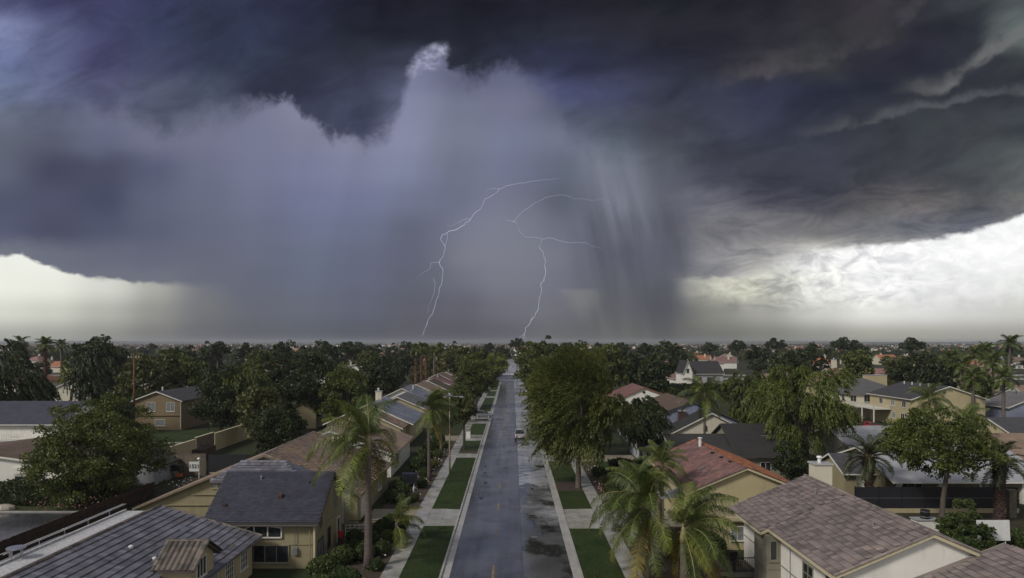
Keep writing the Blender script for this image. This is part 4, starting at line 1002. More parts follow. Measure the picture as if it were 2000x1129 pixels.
# ---- L2: two-storey tan house with navy shingles, ridge across
l2, rf2, _ = gable_house('house', 'tan two-storey house with a steep navy shingle roof beside the tall near palm', 56.8, 66.4, -25.8, -16.1, 3.95, 7.25, 'x', 'tan', 'navy', ridge=61.9, ze1=4.7, ov=.45, gov=.35, trim='trimd')
w = Vector((0, 5.1, 3.3)); tile_slope(rf2, (-25.8, 56.8, 3.95), (1,0,0), w, 9.7, w.length, .24, .30, M['navy'], 'flat', 0, seed=18)
MB().hexa([(-20.25,59.0,5.2),(-19.85,59.0,5.2),(-19.85,59.4,5.4),(-20.25,59.4,5.4),(-20.2,59.0,5.75),(-19.9,59.0,5.75),(-19.9,59.25,5.95),(-20.2,59.25,5.95)]).build('roof_vent', M['wood_red'], rf2)
MB().box(-24.65,-24.4,58.2,58.5,4.8,5.15).build('roof_vent', M['wood_red'], rf2)
MB().box(-16.44,-16.40,57.3,65.9,2.95,3.05).box(-25.5,-16.45,57.18,57.22,2.0,2.06).build('wall_band', M['tan'], l2)
window(l2, (-16.45, 63.6, 4.6), '+x', 1.1, 1.9, 3, 1, 'greige'); window(l2, (-16.45, 58.7, 3.7), '+x', .8, 1.5, 2, 1, 'greige')
door(l2, (-16.45, 64.6, 1.3), '+x', .9, 2.2, M['wood_red']); window(l2, (-16.45, 61.3, 1.5), '+x', .8, 1.7, 1, 1, 'trimd'); window(l2, (-16.45, 58.6, 1.1), '+x', 1.6, 2.0, 2, 1, 'trimd')
# clerestory trapezoid and the triple window on the front
tz = MB(); X0, X1, Zb, Zl, Zr = -22.9, -19.3, 2.62, 3.98, 3.45
for a, b in (((X0,57.15,Zb),(X1,57.15,Zb)), ((X1,57.15,Zb),(X1,57.15,Zr)), ((-21.6,57.15,Zb),(-21.6,57.15,3.70)), ((X1,57.15,Zr),(-21.6,57.15,3.74)), ((-21.6,57.15,3.72),(X0,57.15,3.1)), ((X0,57.15,Zb),(X0,57.15,3.1)), ((-20.45,57.15,Zb),(-20.45,57.15,3.55))): tz.bar(a, b, .1)
tz_o = tz.build('clerestory_window', M['trim'], l2)
MB().poly([(X0,57.17,Zb),(X1,57.17,Zb),(X1,57.17,Zr),(-21.6,57.17,3.72),(X0,57.17,3.1)]).build('pane', M['glass'], tz_o)
window(l2, (-20.7, 57.2, 1.25), '-y', 3.9, 1.35, 4, 1, 'greige', 'glass')
MB().box(-16.62,-16.45,57.02,57.19,0,3.9).build('corner_board', M['trimw'], l2)
MB().tube([(-16.9,56.95,3.8),(-16.9,57.05,3.5),(-16.9,57.05,.2)], .05, 8).build('downpipe', M['tan'], l2)
MB().box(-18.35,-17.95,57.02,57.19,1.2,1.75).tube([(-18.15,57.1,1.75),(-18.15,57.1,3.9)], .03, 6).build('meter_box', M['metal'], l2)
MB().box(-16.44,-16.30,60.0,60.35,1.1,1.6).build('meter_box', M['metal'], l2)
MB().tube([(-25.7,56.66,3.72),(-16.2,56.66,3.72)], .065, 6).build('gutter', M['trimd'], l2)
pipe_vent(rf2, -22.4, 61.0, 6.6, .06, .35, 'metal'); pipe_vent(rf2, -18.0, 60.6, 6.4, .05, .3, 'black', False)
# ---- L3: wide gabled house behind it
l3, rf3, _ = gable_house('house', 'wide gabled tan house with an ochre-brown tiled roof behind the navy roof', -15.7, -39.5, 71.0, 89.0, 3.1, 7.3, 'y', 'tan', 'ochre', ridge=-25.8, ze1=1.7, ov=-.5, gov=.5, trim='wood_grey')
w = Vector((-10.1, 0, 4.2)); tile_slope(rf3, (-15.7, 71.0, 3.1), (0,1,0), w, 18, w.length, .33, .36, M['ochre'], 'flat', 0, seed=20, jit=.02)
ridge_caps(rf3, (-25.8, 71, 7.32), (-25.8, 89, 7.32), M['mauve'], r=.14); ridge_caps(rf3, (-15.7, 71.0, 3.14), (-25.8, 71.0, 7.32), M['ochre'], r=.12)
ridge_caps(rf3, (-15.7, 89.0, 3.14), (-25.8, 89.0, 7.32), M['ochre'], r=.12)
door(l3, (-16.2, 75.6, 1.15), '+x', 4.9, 2.2, M['trim'], 4, 'garage_door'); MB().box(-19.4,-17.6,71.3,71.49,0,2.3).build('side_panel', M['grey_wall'], l3)
window(l3, (-30.6, 71.5, 4.1), '-y', 1.5, .75, 2, 1, 'tan', 'curtain'); MB().box(-33.5,-27.2,71.35,71.48,3.0,3.06).box(-31.6,-27.2,71.3,71.48,5.28,5.36).box(-37,-27.2,71.35,71.48,1.9,1.96).build('wall_band', M['tan'], l3)
window(l3, (-16.2, 83.5, 1.7), '+x', 1.8, 1.3, 2, 1)
# the grey tiled link roof in front of it
lk = hip_house('', '', -29.6, -20.6, 66.9, 71.6, 5.35, 7.0, 'tan', 'slate', root=l3, z0=0.0)[1]
lk.name = 'link_roof'
w = Vector((0, 2.15, 1.65)); tile_slope(lk, (-29.6, 66.9, 5.35), (1,0,0), w, 9.0, w.length, .33, .33, M['slate'], 'flat', 0, keep=lambda x, y: y < x * 1.2 and y < (9.0 - x) * 1.2, seed=22)
# ---- houses along the left side of the street
simple('white-walled house with a brown tile roof behind the near palm fronds', -16.4, -34.5, 95.5, 114, 3.2, 6.6, 'y', 'white', 'ochre', [((-17.0, 101, 1.8), '+x', 1.8, 1.3), ((-22, 95.9, 1.8), '-y', 1.8, 1.3)], ov=-.6)
l4, rf = simple('yellow stucco house with a blue-grey roof and square chimney behind the second palm', -18.5, -35.5, 128, 146, 3.6, 7.4, 'y', 'cream', 'wetblue', [((-24, 128.4, 2.4), '-y', 1.6, 1.3)], ov=-.6, ch=(-27.8,-26.6,139,140.2,6,8.9))
_, rfx, _ = gable_house('', '', -19.4, -30.4, 121.5, 128.6, 3.6, 6.2, 'y', 'cream', 'ochre', root=l4, ov=-.5, wallname='front_wall', roofname='front_roof')
w = Vector((-5.5, 0, 2.6)); tile_slope(rfx, (-19.4, 121.5, 3.6), (0,1,0), w, 7.1, w.length, .36, .36, M['ochre'], 'flat', 0, seed=24)
rowc = [('midgrey','cream','charcoal-grey'), ('wetblue','white','wet blue-grey'), ('tanroof','offwhite','tan'), ('brownroof','cream','dark brown'), ('pinkroof','cream','dusty red'), ('tanroof','tan','light brown'), ('pinkroof','white','pinkish'), ('brownroof','tan','brown'), ('terracotta','cream','terracotta')]
y = 150.0
for i, (rf_, wl, wd) in enumerate(rowc):
    dd = 15.5 + (i % 3) * 1.2
    r_, rr_ = simple('street-side gabled house with a %s roof, number %s from the yellow house going away' % (wd, ('one','two','three','four','five','six','seven','eight','nine')[i]) if 0 else 'house with %s gabled roof, %s in the street row beyond the yellow house' % (wd, ('first','second','third','fourth','fifth','sixth','seventh','eighth','ninth')[i]), -16.6 - (i*7%4)*.6, -34.0 - (i*5%3), y, y + dd, 3.3 + (i%3)*.15, 7.0 + (i*3 % 4) * .22, 'y', wl, rf_, [((-17.22 - (i*7%4)*.6, y + 5, 2.0), '+x', 1.8, 1.4), ((-22, y + .4, 2.4), '-y', 1.6, 1.3), ((-28, y + .4, 2.4), '-y', 1.6, 1.3)], ov=-.6, group='row of gabled houses along the left of the street')
    if i in (1, 4, 6): pipe_vent(rr_, -25.5, y + 8, 7.2, .14, .6, 'whitem')
    y += dd + 2.6
# ---- left background houses
l7, rf = simple('white house with a brown roof and half-lowered shutter at the left edge', -52.6, -80, 83, 97, 3.8, 5.6, 'y', 'white', 'brownroof', ridge=-66, ov=-.6)
window(l7, (-59.2, 83.4, 2.0), '-y', 3.0, 1.2, 3, 1); MB().box(-60.9,-57.5,83.25,83.38,2.85,3.7).build('shutter', M['white'], l7)
l8, rf = simple('long white house under a navy roof at the left edge, behind the bushy tree', 116, 132, -108, -76.5, 5.0, 8.3, 'x', 'white', 'navy', trim='trim')
window(l8, (-84.6, 116.6, 3.6), '-y', 2.0, 1.3, 2, 1); MB().box(-108, -83.2, 115.6, 116.5, 2.3, 2.4).build('ledge', M['trim'], l8)
ra = MB().bar((-100,115.7,3.3),(-83.3,115.7,3.3),.08)
for i in range(40): ra.bar((-100+i*.42,115.7,2.4),(-100+i*.42,115.7,3.3),.05)
ra.build('balustrade', M['trim'], l8)
MB().box(-108,-76.9,115.2,116.5,2.0,2.28).build('lower_band', M['grey_wall'], l8)
l9, rf, _ = gable_house('house', 'brown stucco two-storey house with two upper windows beside the utility pole', -71.0, -82.2, 147, 166, 6.3, 8.4, 'y', 'brown_wall', 'darkgrey', ridge=-76.6, ov=-.4, trim='trim')
window(l9, (-77.9, 147.4, 5.0), '-y', 1.7, 1.9, 2, 1, gm='curtain'); window(l9, (-73.7, 147.4, 5.0), '-y', 1.7, 1.9, 2, 1, gm='curtain'); window(l9, (-76, 147.4, 1.6), '-y', 2.1, 1.3, 1, 1, gm='curtain')
MB().box(-80.9,-71.5,147.25,147.39,3.0,3.1).build('wall_band', M['trimd'], l9); pipe_vent(rf, -77.8, 152, 8.1, .16, .8, 'whitem')
MB().tube([(-71.45,147.2,6.1),(-71.45,147.2,.3)], .07, 6).build('downpipe', M['trim'], l9)
simple('cream bungalow with a brown hipped roof and white arches behind the left palms', -120, -142, 210, 228, 4.4, 8.5, 'y', 'offwhite', 'tanroof', [((-133, 210.4, 2.6), '-y', 2.0, 1.6), ((-127, 210.4, 2.6), '-y', 2.0, 1.6)], ridge=-133, ov=-.5)
simple('yellowish gabled house half hidden behind the brown stucco house', -85, -104, 185, 200, 6.0, 9.5, 'y', 'cream', 'darkgrey', [((-97, 185.4, 5), '-y', 1.5, 1.4)], ov=-.5)
simple('small house with a steep charcoal cone-like roof above the yellowish gable', -80, -89, 208, 217, 6.2, 10.6, 'y', 'cream', 'charcoal', ov=-.4)
simple('orange-roofed house with white chimney pipes, left of the middle', -86, -102, 258, 274, 6.5, 10.6, 'y', 'offwhite', 'terracotta', ov=-.4, ch=(-95,-93.8,259,260,9,12.2))
simple('dark-roofed house left of the skirted palms, nearer one', -48, -64, 206, 226, 6.0, 10.0, 'y', 'white', 'darkgrey', ov=-.5)
simple('dark-roofed house left of the skirted palms, farther one with a pale gutter', -46, -72, 268, 286, 7.0, 11.2, 'y', 'white', 'darkgrey', ov=-.5)
q = thing('garden_shed', 'small cream gabled shed standing alone left of the near palm', 'shed', (-47, 151, 0))
gable_house('', '', -43, -49, 150, 156, 3.6, 5.0, 'y', 'cream', 'cream', root=q, ov=-.1, gov=.05, trim='cream')
simple('dark low roof at the left beyond the front garden, behind the bushy tree', -47, -57, 90, 99, 2.4, 4.0, 'y', 'grey_wall', 'charcoal', ov=-.4)
# ------------------------------------------------------------------ vegetation
NR = np.random.default_rng(11)
def unit(v): return v / (np.linalg.norm(v, axis=-1, keepdims=True) + 1e-9)
def leaf_quads(C, N, L, W, rr, droop=0.0):
    """C centres, N preferred normals, L/W size -> (n,4,3) pointed leaf cards"""
    n = len(C)
    a = unit(rr.normal(size=(n, 3)) + N * 0.6)
    t = unit(np.cross(a, rr.normal(size=(n, 3))) + np.array([0, 0, -droop]))
    b = unit(np.cross(a, t))
    l = (L * rr.uniform(.6, 1.3, n))[:, None]; w = (W * rr.uniform(.6, 1.3, n))[:, None]
    return np.stack([C - t*l*.5, C + b*w*.5 + t*l*.02, C + t*l*.5, C - b*w*.5 - t*l*.02], axis=1)
def crown_cloud(rr, rad, zc, nclump, per, leaf, clump=0.30, flat=0.0, hole=0.0, shape=None):
    rx, ry, rz = rad
    d = unit(rr.normal(size=(nclump, 3))); q = rr.uniform(.25, 1, nclump) ** 0.45
    lump = 1 + .20*np.sin(d[:,0]*3.1 + 1.3) * np.cos(d[:,1]*2.7) + .12*np.sin(d[:,2]*5 + d[:,0]*4)
    if flat: d[:,2] = np.where(d[:,2] < 0, d[:,2]*(1-flat), d[:,2])
    C = d * (q * lump)[:, None] * np.array([rx, ry, rz])
    if shape == 'cone': 
        k = 1 - (C[:,2] / rz + 1) * .42; C[:,0] *= k; C[:,1] *= k
    R_ = clump * (rx + ry) / 2 * rr.uniform(.55, 1.25, nclump)
    dd = unit(rr.normal(size=(nclump, per, 3))); dd[..., 2] = np.where(dd[..., 2] < -.35, -dd[..., 2], dd[..., 2])
    rad_ = rr.uniform(.55, 1.05, (nclump, per, 1))
    P = C[:, None] + dd * rad_ * R_[:, None, None] * np.array([1, 1, .95])
    P = P.reshape(-1, 3); N = dd.reshape(-1, 3)
    return P + np.array([0, 0, zc]), N, C + np.array([0, 0, zc])
def limbs(mb, base_h, zc, centers, r0, rr, n=6, lean=(0, 0), fork=0.45):
    top = (lean[0], lean[1], base_h)
    mb.tube([(0,0,-.1),(0,0,.25),(lean[0]*.4,lean[1]*.4,base_h*.5),top], [r0*1.5,r0*1.12,r0*.92,r0*.8], 9)
    idx = rr.choice(len(centers), min(n, len(centers)), replace=False)
    for i in idx:
        c = centers[i]; m_ = ((top[0]+c[0])/2 + rr.normal()*.3, (top[1]+c[1])/2 + rr.normal()*.3, top[2]*.45 + c[2]*.55 + .3)
        mb.tube([(top[0],top[1],top[2]-.3), m_, tuple(c)], [r0*.62, r0*.34, r0*.1], 5, cap=False)
def make_tree(name, h, r, trunk_h, nclump, per, leaf, leafmat, clump=.30, rz=None, seed=1, flat=.2, r0=None, nl=6, lean=(0,0), shape=None, ry=None, droop=.3, elong=1.5):
    rr = np.random.default_rng(seed)
    rz = rz or (h - trunk_h) / 2; zc = h - rz * 1.02
    P, N, C = crown_cloud(rr, (r, ry or r, rz), zc, nclump, per, leaf, clump, flat, shape=shape)
    Q = leaf_quads(P, N, leaf * elong, leaf, rr, droop)
    root = thing(name, 'x', 'tree')
    mb = MB(); limbs(mb, trunk_h + rz*.25, zc, C, r0 or r*.055 + .08, rr, nl, lean); mb.build('trunk', M['bark'], root, smooth=True)
    obj('crown', quads_mesh('crown', Q, M[leafmat]), root)
    return root
def make_hanging(name, h, r, bottom, nst, leafmat, seed=1, r0=.35, trunk_h=4.5, wind=(-.35, 0), per=34, leaf=.20, slen=2.6, rz=None, up=.35, sparse=.3):
    """weeping / wind-combed crown: many strands of narrow leaves hanging from domed lumps"""
    rr = np.random.default_rng(seed); zc = (h + bottom) / 2; rz = (h - bottom) / 2
    nl = 46; dl = unit(rr.normal(size=(nl, 3))); dl[:,2] = dl[:,2]*.9 + .12
    cen = dl * rr.uniform(.50, .92, nl)[:, None] * np.array([r, r, rz]) + np.array([0, 0, zc]); cr = rr.uniform(.26, .50, nl) * r * .72
    k = rr.integers(0, nl, nst)
    d = unit(rr.normal(size=(nst, 3))); d[:,2] = np.abs(d[:,2]) - .15
    s = cen[k] + d * cr[k][:, None] * np.array([1, 1, 1.1])
    L = slen * rr.uniform(.4, 1.1, nst)
    out = unit(s - np.array([0, 0, zc])) * np.array([1, 1, 0]); hi = np.clip((s[:,2] - zc) / rz * .8 + .35, 0, 1)[:, None, None] * up
    t = np.linspace(0, 1, per)[None, :, None]
    w = np.array([wind[0], wind[1], 0])
    path = s[:, None] + out[:, None] * (t * .45 * L[:, None, None]) + w * (t**1.4 * L[:, None, None]) + np.array([0,0,1.0]) * (hi * t * L[:, None, None] * 1.1 - (t**1.6) * L[:, None, None] * (.95 - .45 * hi))
    P = path.reshape(-1, 3) + rr.normal(size=(nst * per, 3)) * .10
    tan = np.gradient(path, axis=1).reshape(-1, 3); tan = unit(tan + rr.normal(size=tan.shape) * .02 * np.linalg.norm(tan, axis=1, keepdims=True) + 1e-6)
    side = unit(np.cross(tan, rr.normal(size=P.shape)))
    l = (leaf * 2.3 * rr.uniform(.6, 1.3, len(P)))[:, None]; w_ = (leaf * .75 * rr.uniform(.6, 1.3, len(P)))[:, None]
    keep = P[:, 2] > bottom * .35
    Q = np.stack([P - tan*l*.5, P + side*w_*.5, P + tan*l*.5, P - side*w_*.5], axis=1)[keep]
    root = thing(name, 'x', 'tree')
    mb = MB(); limbs(mb, trunk_h, zc, cen, r0, rr, 12); mb.build('trunk', M['bark'], root, smooth=True)
    obj('crown', quads_mesh('crown', Q, M[leafmat]), root)
    return root

# palm fronds ------------------------------------------------------
def frond_mesh(name, L, el, droop, npair, leafmat, seed, lw=.055, ll=.75, stiff=.35, side=0.0, lmats=None):
    """feather frond springing from the origin along +x, rising at angle el, then arching under its own weight"""
    rr = np.random.default_rng(seed); n = 12
    pts = [np.zeros(3)]; a = el
    for i in range(n):
        a = el - droop * ((i + 1) / n) ** 1.3
        pts.append(pts[-1] + np.array([math.cos(a), side * ((i+1)/n)**1.5, math.sin(a)]) * L / n)
    pts = np.array(pts)
    mb = MB(); mb.tube([tuple(p) for p in pts], [.045 * (1 - .85 * i / n) for i in range(n + 1)], 4, m=1)
    s = np.linspace(.12, 1.0, npair); idx = s * n; i0 = np.minimum(idx.astype(int), n - 1); f = (idx - i0)[:, None]
    B = pts[i0] * (1 - f) + pts[i0 + 1] * f; T = unit(pts[i0 + 1] - pts[i0])
    length = ll * np.sin(np.pi * np.clip(s * .86 + .14, 0, 1)) ** .6 + .12
    Q = []
    for sg in (-1, 1):
        sd = unit(np.cross(T, np.array([0, 0, 1.0])) * sg)
        ang = rr.normal(0, .14, npair)
        d1 = unit(sd * .85 + T * .55 + np.array([0, 0, 1]) * (stiff * .35 + ang)[:, None])
        l = (length * rr.uniform(.8, 1.15, npair))[:, None]
        mid = B + d1 * l * .5
        d2 = unit(d1 + np.array([0, 0, -1.0]) * (1.5 - stiff) + rr.normal(size=(npair, 3)) * .12)
        tip = mid + d2 * l * .55
        wv = unit(np.cross(d1, T)) * .15 + T; wv = unit(wv) * lw / 2
        Q.append(np.stack([B - wv, B + wv, mid + wv, mid - wv], axis=1)); Q.append(np.stack([mid - wv, mid + wv, tip + wv * .15, tip - wv * .15], axis=1))
    Q = np.concatenate(Q)
    me = bpy.data.meshes.new(name)
    v = mb.v + Q.reshape(-1, 3).tolist(); b = len(mb.v)
    fs = mb.f + [(b + 4*i, b + 4*i + 1, b + 4*i + 2, b + 4*i + 3) for i in range(len(Q))]
    me.from_pydata(v, [], fs); me.materials.append(M[leafmat]); me.materials.append(M['crownshaft'])
    me.polygons.foreach_set('material_index', [1] * len(mb.f) + [0] * len(Q)); me.update()
    return me
def frond_set(L, leafmat, npair=58, ll=.75, lw=.055, stiff=.35, seed=1, extra=None):
    out = []
    for i, (el, dr) in enumerate(((1.45, 1.0), (1.2, 1.35), (.95, 1.7), (.65, 1.75), (.30, 1.6), (-.10, 1.25), (-.55, .85))):
        out.append(frond_mesh('frond', L * (1.0 if i else .8), el, dr, npair, leafmat, seed + i, lw, ll, stiff, side=.12 * (-1) ** i))
    return out
FS_Q = frond_set(3.9, 'frond', 84, .95, .034, .0, 1)
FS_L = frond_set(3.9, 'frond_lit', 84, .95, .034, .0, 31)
FS_Y = frond_set(3.9, 'frond_yellow', 76, .85, .036, .0, 51)
FS_D = frond_set(3.0, 'frond_dark', 46, .42, .045, 1.1, 71)
FS_M = frond_set(3.4, 'frond', 30, .9, .12, .35, 91)      # far palms: fewer, broader leaflets
def palm(name, loc, h, label, scale=1.0, n=20, r=(.30, .19), wind=None, yellow=0, date=False, seed=1, sets=None, skirt=False, group=None, lean=(0, 0), far=False, lit=.4, shaft=True, cat='palm tree'):
    rr = random.Random(seed); x, y, z = loc
    root = thing(name, label, cat, loc, group)
    k = 7; path = [(lean[0]*(i/k)**1.5, lean[1]*(i/k)**1.5, (h - .1)*i/k - (.15 if i == 0 else 0)) for i in range(k + 1)]
    rad = [r[0]*1.35 if i == 0 else r[0] + (r[1]-r[0])*i/k for i in range(k + 1)]
    if date: rad = [r[0]*.95, r[0]*.8, r[0]*.78, r[0]*.8, r[0]*.85, r[0]*.95, r[0]*1.15, r[0]*1.1]
    def b(mb, nm, mm, p=root, sm=True):
        me_o = mb.build(nm, mm, None, None, sm); adopt(me_o, p); return me_o
    trunk = b(MB().tube(path, rad, 10), 'trunk', M['datebark' if date else 'palmbark'])
    rg = MB(); nr = int(h / (.30 if not far else 1.5))
    if not far:
        for i in range(nr):
            t = (i + .5) / nr; j = min(int(t * k), k - 1); f = t * k - j
            c = [path[j][q] * (1 - f) + path[j + 1][q] * f for q in range(3)]; rq = (rad[j] * (1 - f) + rad[j + 1] * f)
            if date:
                for a in range(7):
                    an = a * .8976 + (i % 2) * .45; rg.bar((c[0] + math.cos(an)*rq*.9, c[1] + math.sin(an)*rq*.9, c[2]), (c[0] + math.cos(an)*rq*1.28, c[1] + math.sin(an)*rq*1.28, c[2] + .20), .13, .07)
            else: rg.tube([(c[0], c[1], c[2] - .03), (c[0], c[1], c[2] + .03)], [rq * 1.045, rq * 1.045], 10)
        b(rg, 'leaf_scar', M['datebark' if date else 'palmbark'], trunk, False)
    tx, ty = lean[0], lean[1]
    if shaft and not date:
        b(MB().tube([(tx,ty,h-.1),(tx,ty,h+.25),(tx,ty,h+.9),(tx,ty,h+1.25)], [r[1]*1.15, r[1]*1.25, r[1]*.8, .08], 8), 'crown_shaft', M['crownshaft'], trunk)
        top = h + .95
    else: top = h
    if skirt:
        sk = np.random.default_rng(seed); m_ = 500; an = sk.uniform(0, 6.283, m_); zz = sk.uniform(h*.25, h - .1, m_)
        C = np.stack([np.cos(an)*r[1]*1.25, np.sin(an)*r[1]*1.25, zz], 1)
        o_ = obj('dead_frond_skirt', quads_mesh('skirt', leaf_quads(C, np.stack([np.cos(an), np.sin(an), an*0], 1), np.full(m_, .9), np.full(m_, .18), sk, 3.0), M['palmskirt']), root)
    A, Bm, Ym = (FS_D, FS_D, FS_D) if date else ((FS_M,)*3 if far else (FS_Q, FS_L, FS_Y))
    for i in range(n):
        u = i / max(1, n - 1); az = i * 2.39996 + rr.uniform(-.25, .25)
        tier = min(6, int(u * 6.6 + rr.uniform(-.3, .3))); tier = max(0, tier)
        st = Ym if i >= n - yellow else (Bm if rr.random() < lit else A)
        if wind is not None:     # swing azimuths toward the downwind side and let upwind fronds fold over
            d = math.atan2(math.sin(wind - az), math.cos(wind - az)); az += d * .42
            if abs(d) > 2.0 and tier < 6: tier += 1
        o = bpy.data.objects.new('frond', st[tier]); COL.objects.link(o); adopt(o, root)
        o.location = (tx, ty, top - u * .45); o.rotation_euler = (rr.uniform(-.2, .2), rr.uniform(-.12, .12), az)
        s = scale * rr.uniform(.85, 1.1); o.scale = (s, s, s)
    return root
def X(px, Y): return (px - 1000) / F * Y
def Z(py, Y): return H - (py - 668) / F * Y

# the near palms
palm('queen_palm', (-12.0, 57.0, 0), 9.9, 'tall queen palm with a thick ringed trunk beside the tan house, nearest on the left', 1.42, 25, (.36, .21), wind=math.pi*.93, yellow=1, seed=4, lit=.3)
palm('queen_palm', (-11.3, 93.0, 0), 9.0, 'slender queen palm with one yellow hanging frond beside the left sidewalk', 1.2, 24, (.26, .17), wind=-.2, yellow=3, seed=9, lit=.25)
palm('queen_palm', (-10.9, 64.5, 0), 2.0, 'low young palm arching over the left planting bed', .92, 12, (.2, .16), wind=.2, seed=12, lit=.5, shaft=False)
palm('queen_palm', (12.6, 50.0, 0), 4.4, 'queen palm with a shaggy trunk in the lower centre-right, nearest of the right group', 1.25, 24, (.34, .26), wind=.15, yellow=3, seed=17, lit=.35)
palm('queen_palm', (10.9, 54.5, 0), 5.0, 'leaning queen palm reaching over the right sidewalk, leftmost of its group', 1.42, 24, (.20, .16), wind=math.pi, yellow=2, seed=21, lit=.15)
palm('queen_palm', (14.8, 67.5, 0), 6.1, 'pale-trunked queen palm in front of the red-tiled house', .9, 20, (.24, .17), seed=23, lit=.3)
palm('queen_palm', (11.6, 63.0, 0), 4.9, 'small drooping palm beside the right sidewalk, behind the leaning one', .95, 18, (.20, .15), seed=27, lit=.4)
palm('queen_palm', (31.6, 112, 0), 9.6, 'queen palm rising in front of the blue-grey gable', 1.25, 20, (.25, .17), seed=29, lit=.25)
palm('queen_palm', (-12.2, 118, 0), 6.6, 'drooping palm half hidden behind the lamp post on the left', 1.0, 16, (.22, .17), seed=33, lit=.2)
palm('date_palm', (X(1697, 79), 79, 0), 5.8, 'date palm with a rough dark trunk behind the black fence, left one', 1.28, 34, (.56, .5), date=True, seed=35)
palm('date_palm', (X(1952, 71.5), 71.5, 0), 6.6, 'date palm with a rough dark trunk in front of the black fence, right one', 1.15, 34, (.58, .5), date=True, seed=37)
palm('date_palm', (X(1935, 86), 86, 0), 2.6, 'low date palm between the forked tree and the right-hand date palm', .8, 20, (.4, .4), date=True, seed=38)
palm('queen_palm', (X(1815, 112), 112, 0), 8.8, 'drooping palm standing before the cream two-storey house, left of its pair', 1.05, 22, (.26, .2), seed=39, lit=.1)
palm('queen_palm', (X(1880, 100), 100, 0), 6.2, 'drooping palm standing before the cream two-storey house, right of its pair', 1.2, 22, (.26, .2), wind=0.2, seed=41, lit=.1)
palm('tall_palm', (X(1967, 190), 190, 0), 17.6, 'tall thin palm towering over the right edge of the skyline', 1.15, 20, (.42, .30), seed=43, far=True, lean=(.8, 0))
for i, (px, top, Y, s) in enumerate(((1858, 700, 205, 1.3), (1880, 712, 190, 1.3), (1905, 690, 215, 1.3), (1925, 683, 230, 1.3), (1940, 705, 175, 1.2), (1900, 735, 150, 1.1), (1960, 735, 140, 1.0))):
    palm('fan_palm', (X(px, Y), Y, 0), Z(top, Y) - 1.2, ['shaggy palm at the left end of the palm cluster by the right skyline', 'low palm second from the left in the cluster by the right skyline', 'palm in the middle of the cluster by the right skyline', 'highest palm of the cluster by the right skyline, left of the tall thin palm', 'palm directly left of the tall thin palm trunk', 'nearer low palm below the cluster by the right skyline', 'nearer low palm under the tall thin palm'][i], s, 20, (.4, .3), seed=50 + i, far=True, group='palm cluster on the right skyline')
for i, (px, top, Y, s) in enumerate(((40, 670, 210, .95), (88, 676, 175, .95), (120, 675, 230, .95), (188, 684, 190, .9), (812, 684, 230, .85), (823, 680, 236, .85), (832, 683, 242, .85), (848, 686, 250, .85))):
    palm('fan_palm', (X(px, Y), Y, 0), Z(top, Y) - .6, ['palm on the left skyline, first from the left edge', 'pale-skirted palm on the left skyline beside the bungalow', 'smaller palm just right of the pale-skirted palm', 'palm behind the tall windblown tree on the left', 'skirted palm left of the street row, leftmost of the tight group', 'skirted palm left of the street row, second in the tight group', 'skirted palm left of the street row, third in the tight group', 'palm right of the tight group of skirted palms'][i], s, 18, (.42, .34), seed=70 + i, far=True, skirt=(i in (1, 4, 5, 6)), group='palms on the left skyline')

# named trees
def put(root, px, Y, label, s=1.0, rz=0.0, x=None, group=None, name=None):
    root.location = (X(px, Y) if x is None else x, Y, 0); root['label'] = label; root.scale = (s, s, s); root.rotation_euler.z = rz
    if group: root['group'] = group
    return root
put(make_hanging('street_tree', 17.0, 6.1, 1.6, 3300, 'leaf_ficus', 3, .36, 5.0, (-.38, -.05), 36, .15, 2.7, up=1.0), 0, 88.5, 'big windblown street tree overhanging the right side of the wet road', x=8.6)
put(make_hanging('street_tree', 15.8, 5.2, 2.0, 1300, 'leaf_ficus', 4, .32, 5.0, (-.38, 0), 28, .22, 2.7, up=1.0), 0, 113, 'windblown street tree just behind the biggest one on the right', x=8.0)
put(make_hanging('street_tree', 15.6, 5.6, 2.5, 1000, 'leaf_ficus', 5, .32, 5.0, (-.38, 0), 26, .26, 2.7, up=1.0), 0, 140, 'third windblown street tree on the right of the road', x=10.6)
put(make_hanging('conifer_tree', 10.6, 3.0, 3.0, 900, 'leaf_dark', 6, .28, 3.0, (.35, 0), 24, .20, 2.6), 0, 104, 'very dark drooping conifer right of the big street tree', x=19.6)
put(make_hanging('pepper_tree', 17.0, 6.0, .6, 2300, 'leaf_pepper', 7, .4, 5.0, (.05, 0), 30, .17, 3.0, up=.5), 1575, 101, 'bright green weeping pepper tree standing alone among the right-hand houses')
put(make_hanging('pepper_tree', 12.0, 4.0, 1.0, 1000, 'leaf_pepper', 8, .35, 4.0, (.05, 0), 26, .24, 3.0), 1500, 122, 'lower weeping pepper tree joined to the left of the bright one')
put(make_tree('forked_tree', 12.0, 5.9, 5.0, 190, 110, .19, 'leaf', .15, seed=9, rz=3.9, r0=.26, nl=12, lean=(.7, 0)), 1838, 71.5, 'spreading forked tree with a slim trunk before the black fence')
put(make_tree('leafy_tree', 11.6, 7.2, .6, 330, 150, .19, 'leaf', .15, seed=10, r0=.3, nl=14, flat=.0, rz=5.6), 196, 81, 'broad bushy tree filling the left foreground before the white house')
put(make_tree('round_tree', 11.0, 4.2, 1.0, 90, 150, .22, 'leaf_dark', .24, seed=11), 545, 94, 'dense dark rounded tree behind the ochre-brown roof')
put(make_tree('dark_tree', 16.6, 6.6, 3.0, 120, 130, .34, 'leaf_dark', .24, seed=12), 618, 152, 'tall dark tree left of centre, middle of the dark clump')
put(make_tree('dark_tree', 16.0, 5.6, 2.5, 100, 130, .34, 'leaf_dark', .25, seed=13), 560, 160, 'tall dark tree left of centre, left of the dark clump')
